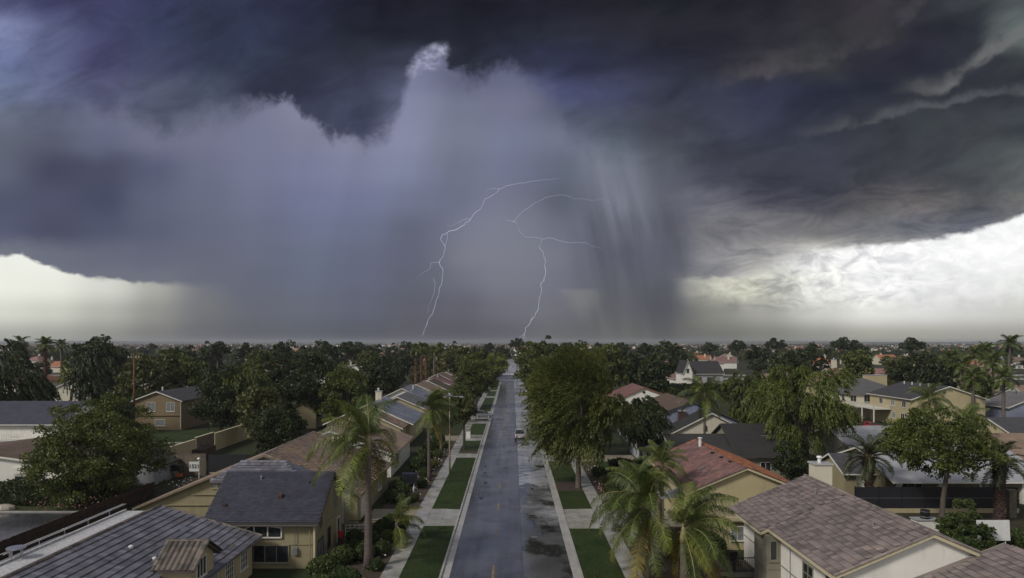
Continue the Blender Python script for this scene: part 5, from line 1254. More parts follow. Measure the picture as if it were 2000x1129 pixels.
put(make_tree('dark_tree', 13.6, 5.6, 2.0, 100, 130, .32, 'leaf', .25, seed=14), 672, 148, 'tree at the right end of the dark clump above the near palm')
put(make_hanging('pepper_tree', 14.6, 6.0, 1.0, 1300, 'leaf', 15, .35, 4.0, (.05, 0), 26, .26, 2.8), 468, 140, 'light green weeping tree left of the dark clump')
put(make_tree('dark_tree', 13.6, 5.4, 1.0, 100, 130, .30, 'leaf_dark', .25, seed=16), 432, 137, 'dark tree standing right beside the brown stucco house')
put(make_hanging('windblown_tree', 18.3, 7.2, .5, 1600, 'leaf_dark', 17, .45, 5.0, (.30, 0), 28, .30, 3.6), 200, 172, 'tall windblown tree behind the white bungalow roofs on the left')
put(make_hanging('windblown_tree', 18.6, 8.0, .5, 1500, 'leaf_dark', 18, .45, 5.0, (.30, 0), 28, .28, 3.6), 12, 133, 'huge dark windblown tree cut by the left edge')
put(make_tree('street_tree', 15.4, 6.2, 3.0, 130, 130, .34, 'leaf', .24, seed=19, nl=8), 0, 196, 'rounded full street tree on the left side of the road', x=-10.4)
put(make_tree('street_tree', 9.0, 2.6, 2.5, 60, 110, .30, 'leaf', .27, seed=20), 0, 160, 'smaller street tree in front of the rounded one on the left', x=-12.6)
put(make_tree('verge_tree', 10.6, 2.3, 3.8, 50, 100, .26, 'leaf_olive', .30, seed=21, r0=.22), 0, 119.5, 'narrow tree in the left verge with a mulched foot', x=-8.4)
put(make_tree('bright_tree', 13.2, 7.0, 2.0, 80, 110, .5, 'leaf_bright', .25, seed=22), 968, 326, 'bright lime-green tree near the far end of the street')
put(make_tree('shrub_tree', 5.6, 2.4, .3, 50, 110, .2, 'leaf_dark', .26, seed=23), 1542, 92, 'dark shrubby tree at the end of the charcoal-roofed house')
put(make_tree('shrub_tree', 4.4, 1.9, .1, 60, 110, .17, 'leaf_bush', .26, seed=24), 1876, 62, 'leafy green shrub before the white screen panel')
put(make_tree('shrub_tree', 3.4, 1.7, .1, 45, 110, .17, 'hedge', .28, seed=25), 1905, 58, 'lower shrub under the white screen panel')

# prototypes for the rest of the suburb, shared by copies
protos = {
 'round': make_tree('leafy_tree', 13, 5.4, 2.0, 60, 70, .55, 'leaf', .27, seed=101),
 'dark': make_tree('dark_tree', 14, 5.0, 1.6, 60, 70, .55, 'leaf_dark', .27, seed=102),
 'dark2': make_tree('dark_tree', 12, 6.0, 1.6, 60, 70, .55, 'leaf_dark', .25, seed=103),
 'bright': make_tree('green_tree', 11, 4.8, 1.4, 55, 70, .5, 'leaf_bright', .28, seed=104),
 'olive': make_tree('olive_tree', 12, 5.2, 1.6, 55, 70, .5, 'leaf_olive', .28, seed=105),
 'pine': make_tree('pine_tree', 17, 5.0, 10.0, 36, 80, .5, 'leaf_dark', .26, seed=106, rz=2.8, flat=.6, nl=9, r0=.3),
 'tall': make_tree('tall_tree', 17, 4.2, 2.0, 70, 70, .5, 'leaf_dark', .28, seed=107),
 'hang': make_hanging('windblown_tree', 14, 5.0, 1.0, 420, 'leaf', 108, .35, 4.0, (.2, 0), 16, .42, 2.8),
}
KIND_TXT = {'round': 'leafy tree', 'dark': 'dark upright tree', 'dark2': 'wide dark tree', 'bright': 'bright green tree', 'olive': 'olive-green tree', 'pine': 'flat-topped pine', 'tall': 'tall narrow dark tree', 'hang': 'windblown tree'}
used = set()
def plant(kind, x, y, s, label, group=None, sz=1.0):
    p = protos[kind]
    if kind in used: p = copy_tree(p)
    used.add(kind)
    p.location = (x, y, 0); p.scale = (s, s, s * sz); p.rotation_euler.z = random.uniform(0, 6.28); p['label'] = label
    if group: p['group'] = group
    return p
random.seed(7)
expl = [  # px, py of the top, distance, kind, label
 (1068, 658, 262, 'tall', 'tallest dark tree rising over the right side of the street end'), (1092, 668, 240, 'dark', 'dark tree just right of the tallest one at the street end'),
 (1040, 676, 230, 'round', 'leafy tree left of the tallest one beside the road'), (1118, 676, 215, 'dark2', 'wide dark crown behind the big windblown street tree'), (1150, 684, 200, 'hang', 'loose crown behind the big windblown tree, to its right'),
 (1010, 664, 470, 'pine', 'flat-topped pine at the very end of the street'), (1190, 680, 215, 'round', 'leafy crown above the dark conifer'), (1225, 682, 240, 'dark', 'dark crown right above the dark conifer'),
 (1262, 674, 330, 'pine', 'dark pine clump right of the street, first'), (1300, 672, 300, 'dark2', 'dark crown left of the white gable tower'), (1325, 672, 320, 'tall', 'narrow dark crown left of the white gable tower'), (1280, 690, 200, 'dark', 'dark tree above the white house with openings'),
 (1170, 668, 420, 'dark', 'small dark skyline tree right of the street end'), (1215, 672, 420, 'pine', 'flat skyline pine over the right street trees'), (1385, 672, 420, 'pine', 'flat-topped pine over the orange-red roof, left'), (1440, 668, 400, 'pine', 'flat-topped pine over the orange-red roof, right'), (1480, 672, 330, 'dark', 'dark tree left of the pepper tree skyline'),
 (1515, 664, 380, 'pine', 'umbrella pine standing high on the right skyline'), (1645, 663, 360, 'pine', 'lone umbrella pine right of the pepper tree'), (1665, 668, 380, 'pine', 'smaller pine beside the lone umbrella pine'), (1685, 676, 400, 'dark', 'dark round crown on the skyline right of the umbrella pines'), (1782, 664, 330, 'pine', 'slim twin-stemmed pine above the far brown roofs'),
 (1540, 684, 200, 'dark', 'dark tree just above the pepper tree'), (1580, 676, 280, 'dark2', 'dark skyline crown above the pepper tree'), (1672, 692, 205, 'round', 'round tree before the far brown roof'), (1790, 694, 215, 'dark2', 'wide dark tree above the dark two-storey roof, left'), (1830, 696, 200, 'dark', 'dark tree above the dark two-storey roof, right'), (1760, 700, 230, 'olive', 'olive crown between the far brown roofs'),
 (1455, 722, 150, 'hang', 'low loose tree left of the pepper trees'), (1730, 880, 92, 'bright', 'small green tree below the balcony'),(1800, 810, 96, 'bright', 'young green tree beside the drooping palms'), (1765, 830, 90, 'round', 'low crown under the drooping palms'), (1640, 800, 120, 'olive', 'low olive crown right of the pepper tree'),
 (195, 665, 230, 'dark2', 'dome-shaped dark tree on the left skyline'), (365, 672, 300, 'dark', 'dark skyline tree left of middle, first'), (410, 668, 290, 'tall', 'pointed dark skyline tree left of middle'), (425, 672, 280, 'pine', 'flat crown beside the pointed dark tree'), (325, 690, 190, 'round', 'leafy crown behind the utility pole'), (165, 686, 232, 'bright', 'bright green crown behind the left bungalow'), (280, 700, 165, 'olive', 'olive tree just left of the utility pole'),
 (365, 706, 172, 'round', 'leafy tree over the brown stucco house'), (340, 716, 180, 'dark', 'dark tree behind the yellowish gable'), (487, 668, 330, 'dark', 'small dark skyline tree above the weeping tree, left'), (505, 690, 230, 'round', 'leafy crown between the weeping tree and orange roof'), (550, 672, 300, 'dark2', 'dark skyline dome left of middle'), (600, 674, 320, 'dark', 'dark skyline dome over the dark clump'), (630, 672, 280, 'dark2', 'broad skyline dome over the dark clump, right'), (682, 672, 300, 'pine', 'loose pine over the dark-roofed houses'), (720, 690, 260, 'round', 'leafy tree between the dark-roofed houses'),
 (745, 700, 210, 'dark2', 'dark tree behind the yellow stucco house'), (860, 676, 300, 'round', 'green tree right of the skirted palms'), (893, 668, 330, 'tall', 'tall crown behind the street row'), (930, 676, 330, 'dark', 'dark crown above the rounded street tree'), (905, 682, 290, 'round', 'green crown left above the rounded street tree'), (880, 688, 280, 'olive', 'olive crown above the end of the street row'),
 (700, 672, 420, 'dark2', 'far dark dome beyond the dark-roofed houses, left'), (735, 671, 430, 'dark', 'far dark dome beyond the dark-roofed houses, middle'), (765, 671, 420, 'tall', 'far dark crown beyond the dark-roofed houses, right'), (800, 671, 440, 'dark2', 'far dark dome above the skirted palms'), (955, 672, 520, 'pine', 'far pine over the lime-green tree'), (982, 674, 520, 'dark', 'far dark crown left of the street end'),
 (225, 770, 140, 'dark2', 'dark low tree behind the navy-roofed house'), (505, 760, 125, 'olive', 'olive tree above the round dark tree'),
]
for px, py, Y, kd, lb in expl:
    hh = {'round':13,'dark':14,'dark2':12,'bright':11,'olive':12,'pine':17,'tall':17,'hang':14}[kd]
    z = Z(py, Y); s = z / hh
    plant(kd, X(px, Y), Y, max(.3, s * (1 if s > .6 else 1.1)), lb, None)
# the many others
LM = [(0,'the huge edge tree'),(88,'the pale-skirted palm'),(140,'the left bungalow'),(200,'the tall windblown tree'),(265,'the utility pole'),(325,'the brown stucco house'),(408,'the long beige wall'),(470,'the weeping tree'),(545,'the orange-roofed house'),(620,'the dark clump'),(700,'the dark-roofed houses'),(765,'the yellow stucco house'),(825,'the skirted palms'),(880,'the street row'),(935,'the rounded street tree'),(985,'the left street end'),(1020,'the right street end'),(1075,'the tallest dark tree'),(1130,'the big street tree'),(1190,'the street tree crown'),(1245,'the dark conifer'),(1310,'the brown-roofed blue gable'),(1380,'the white gable tower'),(1440,'the tan-roofed pair'),(1500,'the lower pepper tree'),(1575,'the bright pepper tree'),(1650,'the lone umbrella pine'),(1705,'the grey hip roof'),(1770,'the twin-stemmed pine'),(1840,'the dark two-storey roof'),(1905,'the palm cluster'),(1970,'the tall thin palm')]
def landmark(x, y):
    px = 1000 + x / y * F; return min(LM, key=lambda a: abs(a[0] - px))[1]
def band(y): return 'just beyond' if y < 230 else 'well beyond' if y < 340 else 'far beyond' if y < 480 else 'on the skyline past'
DONE = {}
def remember(o, base, x, y): DONE.setdefault(base, []).append((x / y, o))
houses_bb = []
for o in bpy.data.objects:
    if o.parent is None and o.get('category') == 'house':
        xs_, ys_ = [], []
        for ch in o.children:
            if ch.type == 'MESH':
                for c in ch.bound_box: xs_.append(c[0] + o.location.x); ys_.append(c[1] + o.location.y)
        houses_bb.append((min(xs_) - 1.5, max(xs_) + 1.5, min(ys_) - 3.5, max(ys_) + 1.5))
def blocked(x, y, pad=0):
    if abs(x) < 12.5 + pad * .3 and y < 780: return True
    if 336 < y < 404: return True
    return any(a - pad < x < b + pad and c - pad < y < d + pad for a, b, c, d in houses_bb)
# background houses from shared prototypes
hp = []
spec = [('terracotta','offwhite'), ('tanroof','white'), ('darkgrey','offwhite'), ('brownroof','cream'), ('pinkroof','white'), ('midgrey','grey_wall')]
WORD = {'terracotta':'terracotta', 'tanroof':'tan-brown', 'darkgrey':'dark grey', 'brownroof':'brown', 'pinkroof':'dusty pink', 'midgrey':'pale grey'}
for i, (rf_, wl) in enumerate(spec):
    for hip in (0, 1):
        if hip: r_, q_, _ = hip_house('house', 'x', -8, 8, -6.5, 6.5, 5.2, 8.6, wl, rf_)
        else: r_, q_, _ = gable_house('house', 'x', -7, 7, -7.5, 7.5, 5.2, 9.0, 'y', wl, rf_, trim='trim')
        yf = -6.0 if hip else -7.1
        for wx in (-4.2, 0, 4.0): window(r_, (wx, yf, 3.6), '-y', 1.8, 1.4, 2, 1)
        window(r_, (-2.5, yf, 1.3), '-y', 2.6, 1.7, 2, 1); chimney(r_, 2.6, 3.8, 1, 2.2, 6, 9.9)
        hp.append([r_, rf_, hip, False])
nb = 0; HC = []
random.seed(21)
cells = [(x, y) for y in range(190, 900, 30) for x in range(-700, 701, 26)]
random.shuffle(cells)
for x, y in cells:
    x += random.uniform(-5, 5); y += random.uniform(-5, 5)
    if abs(x) > y * .80 + 10 or blocked(x, y, 12) or nb >= 120: continue
    if y < 260 and random.random() < .55: continue
    if abs(x) < 40 and y < 780: continue
    k = random.randrange(len(hp)); 
    if x < 0 and random.random() < .3: k = random.choice((0, 1, 2, 3))
    p, rf_, hip, u_ = hp[k]
    side = 'left' if x < 0 else 'right'; zone = 'near the middle distance' if y < 430 else 'towards the horizon'
    lb = '%s-roofed %s house %s %s' % (WORD[rf_], 'hipped' if hip else 'gabled', band(y), landmark(x, y))
    if u_: p = copy_tree(p)
    hp[k][3] = True
    p.location = (x, y, -.8 * random.random()); p.rotation_euler.z = random.choice((0, 0, math.pi/2, -math.pi/2)) + random.uniform(-.1, .1)
    sc_ = random.uniform(.85, 1.1); p.scale = (sc_, sc_, sc_); p['label'] = lb; p['group'] = 'small %s-roofed background houses' % WORD[rf_]; remember(p, lb, x, y)
    r_ = 9.5; houses_bb.append((x - r_, x + r_, y - r_, y + r_)); HC.append((x, y)); nb += 1
for h_ in hp:
    if not h_[3]:
        for ch in list(h_[0].children_recursive): bpy.data.objects.remove(ch)
        bpy.data.objects.remove(h_[0])
OPEN = [(50,160,212),(150,255,60),(235,395,150),(512,560,262),(578,630,152),(690,770,215),(1235,1300,270),(1325,1420,252),(1395,1470,225),(1365,1445,342),(1240,1320,176),(1600,1700,265),(1690,1775,265),(1585,1740,192),(1640,1940,150),(1950,2010,170)]
nt = 0; random.seed(33)
kinds = ['round','dark','dark2','dark','olive','bright','pine','tall','hang','round','dark2']
tries = 0
while nt < 200 and tries < 5000:
    tries += 1
    y = 150 + 600 * random.random() ** 1.35; x = random.uniform(-.80, .80) * y
    if blocked(x, y, 1.5): continue
    kd = random.choice(kinds)
    px_ = 1000 + x / y * F
    if any(a - 14 < px_ < b + 14 and y < yh for a, b, yh in OPEN): continue
    if kd == 'pine' and y < 300: kd = 'dark'
    if random.random() < .85 and any(2 < hy - y < 70 and abs(1000 + hx / hy * F - px_) < 11 / y * F for hx, hy in HC): continue
    side = 'left' if x < 0 else 'right'; zone = 'in the middle distance' if y < 330 else 'far off near the skyline'
    hmax = (19 - (-4) * y / F) if y < 500 else 17.5
    s = random.uniform(.50, .86) if y < 280 else random.uniform(.6, .98)
    if kd in ('pine', 'tall'): s = min(s, .95)
    lb = '%s %s %s' % (KIND_TXT[kd], band(y), landmark(x, y))
    remember(plant(kd, x, y, s, lb, 'trees among the rooftops, ' + KIND_TXT[kd], random.uniform(.85, 1.1)), lb, x, y); nt += 1

for base, lst in DONE.items():
    if len(lst) > 1:
        lst.sort(key=lambda a: a[0])
        wd = ['left one', 'right one'] if len(lst) == 2 else ['leftmost', 'second from left', 'third from left', 'fourth from left', 'fifth from left', 'sixth from left'][:len(lst)]
        for w_, (_, o_) in zip(wd, lst): o_['label'] = '%s, %s' % (base, w_)
# the town and woods beyond, to the hills
fr = np.random.default_rng(8)
n = 9000; yy = 640 + (4600 - 640) * fr.uniform(0, 1, n) ** 1.7; xx = fr.uniform(-.82, .82, n) * yy
ok = (np.abs(xx) > 12) | (yy > 800); xx, yy = xx[ok], yy[ok]; n = len(xx)
hh = fr.uniform(6, 13, n) + np.where(fr.uniform(0, 1, n) < .05, 4, 0); per = 26
d = unit(fr.normal(size=(n, per, 3))); d[..., 2] = np.abs(d[..., 2])
wd = fr.uniform(3.5, 6.5, n)[:, None, None]
Cc = np.stack([xx, yy, hh * .35], 1)[:, None] + d * np.concatenate([wd, wd, (hh * .62)[:, None, None]], -1) * fr.uniform(.6, 1.0, (n, per, 1))
Cc = Cc.reshape(-1, 3)
Q = leaf_quads(Cc, d.reshape(-1, 3), np.full(len(Cc), 3.2), np.full(len(Cc), 2.4), fr, 0)
fw = obj('far_woods', quads_mesh('far_woods', Q, M['leaf_dark'])); fw['kind'] = 'stuff'
n = 1500; yy = 900 + 3300 * fr.uniform(0, 1, n) ** 1.5; xx = fr.uniform(-.82, .82, n) * yy
for gi, (rmat, wmat, nm) in enumerate((('terracotta','white','far_town'), ('tanroof','offwhite','far_town'), ('darkgrey','white','far_town'))):
    V, Fc, mi = [], [], []
    for i in range(gi, n, 3):
        w_, dd_, h_ = fr.uniform(5, 9), fr.uniform(5, 9), fr.uniform(4.5, 7.5); a_ = fr.uniform(0, 3.14); ca, sa = math.cos(a_), math.sin(a_)
        pr = [(-w_,-dd_,0),(w_,-dd_,0),(w_,dd_,0),(-w_,dd_,0),(-w_,-dd_,h_),(w_,-dd_,h_),(w_,dd_,h_),(-w_,dd_,h_),(0,-dd_,h_+3),(0,dd_,h_+3)]
        b = len(V); V += [(xx[i] + p[0]*ca - p[1]*sa, yy[i] + p[0]*sa + p[1]*ca, p[2]) for p in pr]
        for f_, k in (((0,1,5,8,4),0),((2,3,7,9,6),0),((1,2,6,5),0),((3,0,4,7),0),((5,6,9,8),1),((7,4,8,9),1)):
            Fc.append(tuple(b + q for q in f_)); mi.append(k)
    me = bpy.data.meshes.new(nm); me.from_pydata(V, [], Fc); me.materials.append(M[wmat]); me.materials.append(M[rmat]); me.polygons.foreach_set('material_index', mi); me.update()
    o = obj(nm, me); o['kind'] = 'stuff'
# ------------------------------------------------------------------ fences, walls, posts
def board_run(root, p0, p1, h, bw, m, name='board', z0=0.0, th=.04, jit=.02, gap=.012, seed=1):
    """individual boards along a line; alike boards share one mesh"""
    rr = random.Random(seed); p0, p1 = Vector(p0), Vector(p1); d = p1 - p0; n = max(1, round(d.length / bw)); st = d / n
    ang = math.atan2(d.y, d.x); w = st.length - gap
    me = None; pl = world_loc(root)
    for i in range(n):
        if me is None:
            o = MB().box(0, w, -th/2, th/2, 0, h).build(name, m, None); me = o.data
        else: o = bpy.data.objects.new(name, me); COL.objects.link(o)
        adopt(o, root); o.location = p0 + st * i + Vector((0, 0, z0 + rr.uniform(-jit, jit))) - pl; o.rotation_euler.z = ang
f = thing('wooden_fence', 'dark reddish-brown board fence running beside the slate roof, lower left', 'fence', (-44, 62, 0))
board_run(f, (-44, 47, 0), (-44, 84, 0), 1.85, .36, M['wood_red'], seed=2, jit=.03)
MB().box(-43.94, -43.88, 47, 84, .35, .45).box(-43.94, -43.88, 47, 84, 1.4, 1.5).build('rail', M['wood_red'], f)
f = thing('wooden_fence', 'weathered grey board fence below the beige wall', 'fence', (-46, 97, 0))
board_run(f, (-51, 97, 0), (-43.5, 97, 0), 3.1, .75, M['wood_grey'], seed=3)
MB().box(-51, -43.5, 96.93, 96.97, 3.1, 3.16).build('top_rail', M['wood_grey'], f)
f = thing('dark_fence', 'black panel fence between the grey boards and the tan gable', 'fence', (-39, 97, 0))
board_run(f, (-43.4, 97.2, 0), (-31, 97.2, 0), 3.0, 1.8, M['screen'], 'panel', seed=4, jit=0)
wl = thing('garden_wall', 'long beige stucco wall stepping away behind the grey board fence', 'wall', (-52, 115, 0))
for i, (a, b, m_) in enumerate(((98.5, 111.9, 'cream'), (112.3, 118.9, 'wood_grey'), (119.2, 131, 'cream'), (131.02, 142, 'cream'))):
    MB().box(-52.15, -51.85, a, b, 0, 3.0 + (.25 if i % 2 else 0)).build('wall_section', M[m_], wl)
    MB().box(-52.2, -51.8, a, b, 3.003 + (.25 if i % 2 else 0), 3.08 + (.25 if i % 2 else 0)).build('wall_cap', M['trimw'], wl)
MB().box(-51.8, -50.3, 110.5, 116, 0, 1.5).build('planter_box', M['wood_red'], wl)
f = thing('screen_fence', 'tall black screen fence on a low tan wall behind the white house', 'fence', (48, 76, 0))
for i in range(7):
    x = 38.2 + i * 2.6; MB().box(x + .03, x + 2.57, 76, 76.05, .5, 2.85).build('screen_panel', M['screen'], f)
    MB().bar((x, 76.02, 0), (x, 76.02, 2.95), .09).build('post', M['black'], f)
MB().box(38.2, 56.4, 75.9, 76.15, 0, .46).build('low_wall', M['cream'], f); MB().box(38.2,56.4,75.93,75.96,1.62,1.65).build('wire', M['metal'], f)
f = thing('screen_fence', 'black screen fence running away along the right side of the white house', 'fence', (38, 70, 0))
for i in range(7): MB().box(38.0, 38.05, 58.2 + i*2.55, 60.7 + i*2.55, 0, 1.9).build('screen_panel', M['screen'], f)
f = thing('wooden_fence', 'dark board fence at the right edge beyond the white panel', 'fence', (50, 62, 0))
board_run(f, (47.2, 63, 0), (58, 63, 0), 1.7, .9, M['wood_red'], seed=6)
g = thing('gate_post', 'thick grey wooden post right of the black screen fence', 'post', (X(1975,74), 74, 0)); MB().box(X(1975,74)-.4, X(1975,74)+.4, 73.7, 74.2, 0, 2.9).box(X(1975,74)-.48, X(1975,74)+.48, 73.62, 74.28, 2.903, 3.0).build('post', M['wood_grey'], g)
sp_ = thing('white_board', 'blank white board standing on two legs at the right edge', 'board', (41, 58, 0))
MB().slab([(39.6,58,2.12),(42.35,58,2.12),(42.3,58.05,3.85),(39.5,58.05,3.85)], .05).build('panel', M['whitem'], sp_)
for x in (39.9, 42.0): MB().bar((x,58.12,0),(x,58.12,2.4),.07).build('leg', M['whitem'], sp_)
cb = thing('utility_cabinet', 'low white cabinet at the corner of the black screen fence', 'cabinet', (40, 66, 0))
MB().box(38.9, 41.1, 65.6, 66.6, 0, 1.85).build('body', M['white'], cb); MB().box(38.8, 41.2, 65.5, 66.7, 1.853, 1.93).build('lid', M['paleroof'], cb)
dr_ = thing('drum', 'small black drum with pale bands on the white cabinet', 'drum', (40.0, 66.1, 1.94))
MB().tube([(40,66.1,1.94),(40,66.1,2.75)], .42, 14).build('body', M['black'], dr_)
for z in (2.1, 2.6): MB().tube([(40,66.1,z),(40,66.1,z+.06)], .44, 14).build('band', M['metal'], dr_)
oh = thing('hoop', 'orange hoop sticking out of the shrubs in the lower right corner', 'hoop', (36.4, 50, 0))
MB().tube([(36.0 + .45*math.cos(a*.314) , 50, 1.6 + .75*math.sin(a*.314)) for a in range(11)], .07, 8).build('hoop_tube', M['orange_paint'], oh)
for sx in (-.45, .45): MB().tube([(36.0+sx,50,0),(36.0+sx,50,1.6)], .06, 6).build('leg', M['orange_paint'], oh)
# blue sign beyond the chimney
sg = thing('blue_sign', 'blue rectangular sign on a pole behind the chimney of the white house', 'sign', (X(1640,88), 88, 0))
xs = X(1640, 88); MB().box(xs-.5, xs+.5, 87.95, 88.0, 1.2, 3.2).build('sign_board', M['blue_paint'], sg); MB().tube([(xs,88.06,0),(xs,88.06,1.4)], .05, 8).build('pole', M['metal'], sg)
def text(body, size, loc, rot, m, parent, name='lettering'):
    cu = bpy.data.curves.new(name, 'FONT'); cu.body = body; cu.size = size; cu.align_x = 'CENTER'; cu.align_y = 'CENTER'; cu.extrude = .006; cu.offset = size * .02
    cu.materials.append(m); tmp = bpy.data.objects.new(name, cu); COL.objects.link(tmp); bpy.context.view_layer.update()
    me = bpy.data.meshes.new_from_object(tmp.evaluated_get(bpy.context.evaluated_depsgraph_get())); bpy.data.objects.remove(tmp)
    o = bpy.data.objects.new(name, me); COL.objects.link(o); adopt(o, parent)
    o.location = Vector(loc) - world_loc(parent); o.rotation_euler = rot; return o
text('M', .95, (xs, 87.93, 2.3), (R(90), 0, 0), M['white_ink'], sg)
for zz in (1.35, 1.6, 3.0): MB().box(xs-.38, xs+.38, 87.93, 87.945, zz, zz+.05).build('printed_line', M['white_ink'], sg)
sn = thing('number_sign', 'white board reading 1521 in front of the grey board fence', 'sign', (-44.2, 95, 0))
MB().box(-44.9, -43.5, 94.95, 95.0, 1.0, 2.35).build('sign_board', M['whitem'], sn)
text('1521', .74, (-44.2, 94.93, 1.68), (R(90), 0, 0), M['black'], sn); MB().bar((-43.6,95.1,0),(-43.6,95.1,2.7),.09).build('post', M['whitem'], sn)
MB().tube([(-43.6,95.1,2.7),(-43.6,95.0,2.8),(-43.6,95.0,2.95)], [.10,.22,.05], 8).build('lamp', M['whitem'], sn)
gr = thing('grill', 'black grill on an orange stand in front of the grey board fence', 'grill', (-46.6, 95, 0))
MB().box(-47.3, -45.9, 94.6, 95.4, 1.1, 1.9).build('hood', M['black'], gr); MB().box(-46.7, -45.9, 94.7, 95.3, .3, .75).build('stand', M['orange_paint'], gr)
for x in (-47.2, -46.0): MB().bar((x,95,0),(x,95,1.1),.07).build('leg', M['black'], gr)
# utility pole
up = thing('utility_pole', 'tall rusty-brown utility pole with a crossarm beside the brown stucco house', 'utility pole', (X(262,142), 142, 0)); ux = X(262, 142)
MB().tube([(ux,142,-.2),(ux,142,8),(ux,142,16.6)], [.26,.22,.17], 8).build('pole', M['palmskirt'], up, smooth=True)
MB().bar((ux-1.3,141.8,15.7),(ux+1.3,141.8,15.7),.14).build('crossarm', M['wood_grey'], up)
for dx in (-1.1, -.5, .5, 1.1): MB().tube([(ux+dx,141.8,15.8),(ux+dx,141.8,16.1)], [.09,.05], 6).build('insulator', M['whitem'], up)
# lamp post on the left verge
lp = thing('lamp_post', 'slim concrete lamp post with a short crossarm beside the left sidewalk', 'lamp post', (-8.9, 97.5, 0))
MB().tube([(-8.9,97.5,-.1),(-8.9,97.5,5),(-8.9,97.5,11.3)], [.14,.11,.08], 8).build('pole', M['concrete_dry'], lp, smooth=True)
MB().bar((-10.0,97.5,11.2),(-7.0,97.5,11.25),.09).build('crossarm', M['metal'], lp)
MB().box(-9.3,-8.5,97.3,97.7,11.3,11.42).tube([(-8.9,97.5,11.3),(-8.9,97.5,11.75)], [.2,.12], 8).build('lamp_head', M['metal'], lp)
MB().box(-7.5,-6.9,97.35,97.65,11.05,11.2).build('lantern', M['metal'], lp)
# mailbox cabinet, post box, small signs
mb_ = thing('mailbox', 'navy cluster mailbox on white posts in the left planting bed', 'mailbox', (-13.0, 87, 0))
MB().box(-13.9,-12.1,86.7,87.3,1.0,2.2).build('cabinet', M['navy_paint'], mb_); MB().box(-14.0,-12.0,86.6,87.4,2.203,2.3).build('lid', M['navy_paint'], mb_)
for i in range(4): MB().box(-13.8+i*.44,-13.42+i*.44,86.66,86.69,1.15,2.05).build('mail_slot', M['car_black'], mb_)
for x in (-13.5, -12.5): MB().box(x-.07,x+.07,86.95,87.1,0,1.0).build('post', M['whitem'], mb_)
bl = thing('bollard', 'short white marker post in the left planting bed', 'post', (-12.2, 84.6, 0)); MB().tube([(-12.2,84.6,0),(-12.2,84.6,.9),(-12.2,84.6,1.0)], [.09,.09,.03], 8).build('post_body', M['whitem'], bl)
bm = thing('driveway_box', 'white upright box at the kerb end of a left driveway', 'letterbox', (-8.6, 134.5, 0)); MB().box(-9.0,-8.2,134.2,134.8,.14,1.5).build('body', M['whitem'], bm); MB().box(-9.08,-8.12,134.1,134.9,1.503,1.6).build('lid', M['metal'], bm)
rp = thing('red_planter', 'small red pot by the side door of the tan two-storey house', 'plant pot', (-15.9, 63.2, 0)); MB().tube([(-15.9,63.2,.9),(-15.9,63.2,1.5)], [.2,.28], 10).build('pot', M['red_paint'], rp); MB().box(-16.1,-15.7,63,63.4,0,.9).build('stand', M['wood_red'], rp)
# garden railing by the driveway
rl = thing('garden_railing', 'low black railing round the entry beside the left driveway', 'railing', (-14.6, 69.2, 0))
for a, b in (((-16.2,68.2,0),(-12.9,68.2,0)), ((-12.9,68.2,0),(-12.9,71.0,0))):
    a, b = Vector(a), Vector(b); k = int((b-a).length/.28)
    for z in (1.15, .25): MB().bar(a+Vector((0,0,z)), b+Vector((0,0,z)), .05).build('rail', M['black'], rl)
    for i in range(k+1): q = a+(b-a)*i/k; MB().bar(q, q+Vector((0,0,1.2)), .035).build('baluster', M['black'], rl)
rl = thing('garden_railing', 'white trellis gate between the tan house and the clipped shrubs', 'railing', (-15.2, 66.4, 0))
for z in (.3, .6, .9, 1.2): MB().bar((-16.2,66.4,z),(-14.0,66.4,z),.05).build('rail', M['trim'], rl)
for i in range(6): MB().bar((-16.2+i*.44,66.4,0),(-16.2+i*.44,66.4,1.3),.05).build('slat', M['trim'], rl)

# ------------------------------------------------------------------ clipped shrubs, hedges, flowers, rocks
def bush_proto(name, r, h, leafm, seed, n=1500, leaf=.13):
    rr = np.random.default_rng(seed); d = unit(rr.normal(size=(n, 3))); q = rr.uniform(.82, 1.03, n)[:, None] * (1 + .05*np.sin(d[:,0]*5)+.05*np.cos(d[:,1]*6))[:, None]
    C = d * q * np.array([r, r, h/2]) + np.array([0, 0, h/2]); C = C[C[:,2] > 0]; N = d[:len(C)]
    root = thing(name, 'x', 'shrub')
    obj('foliage', quads_mesh('foliage', leaf_quads(C, unit(C - np.array([0,0,h*.4])) * 1.2, np.full(len(C), leaf*1.3), np.full(len(C), leaf), rr, .1), M[leafm]), root)
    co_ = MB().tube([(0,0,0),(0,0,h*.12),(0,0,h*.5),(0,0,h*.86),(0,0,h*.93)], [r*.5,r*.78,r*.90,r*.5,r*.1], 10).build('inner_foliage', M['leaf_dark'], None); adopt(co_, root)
    return root
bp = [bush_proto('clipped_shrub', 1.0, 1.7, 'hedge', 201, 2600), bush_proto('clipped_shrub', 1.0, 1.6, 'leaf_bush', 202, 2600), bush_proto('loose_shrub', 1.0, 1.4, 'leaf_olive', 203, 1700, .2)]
bpu = set(); PRE = {}
def bush(k, x, y, s, label, group=None):
    o = bp[k] if k not in bpu else copy_tree(bp[k]); bpu.add(k)
    o.location = (x, y, .08); o.scale = (s, s, s * random.uniform(.85, 1.1)); o.rotation_euler.z = random.uniform(0, 6); o['label'] = label
    if group: o['group'] = group
random.seed(4)
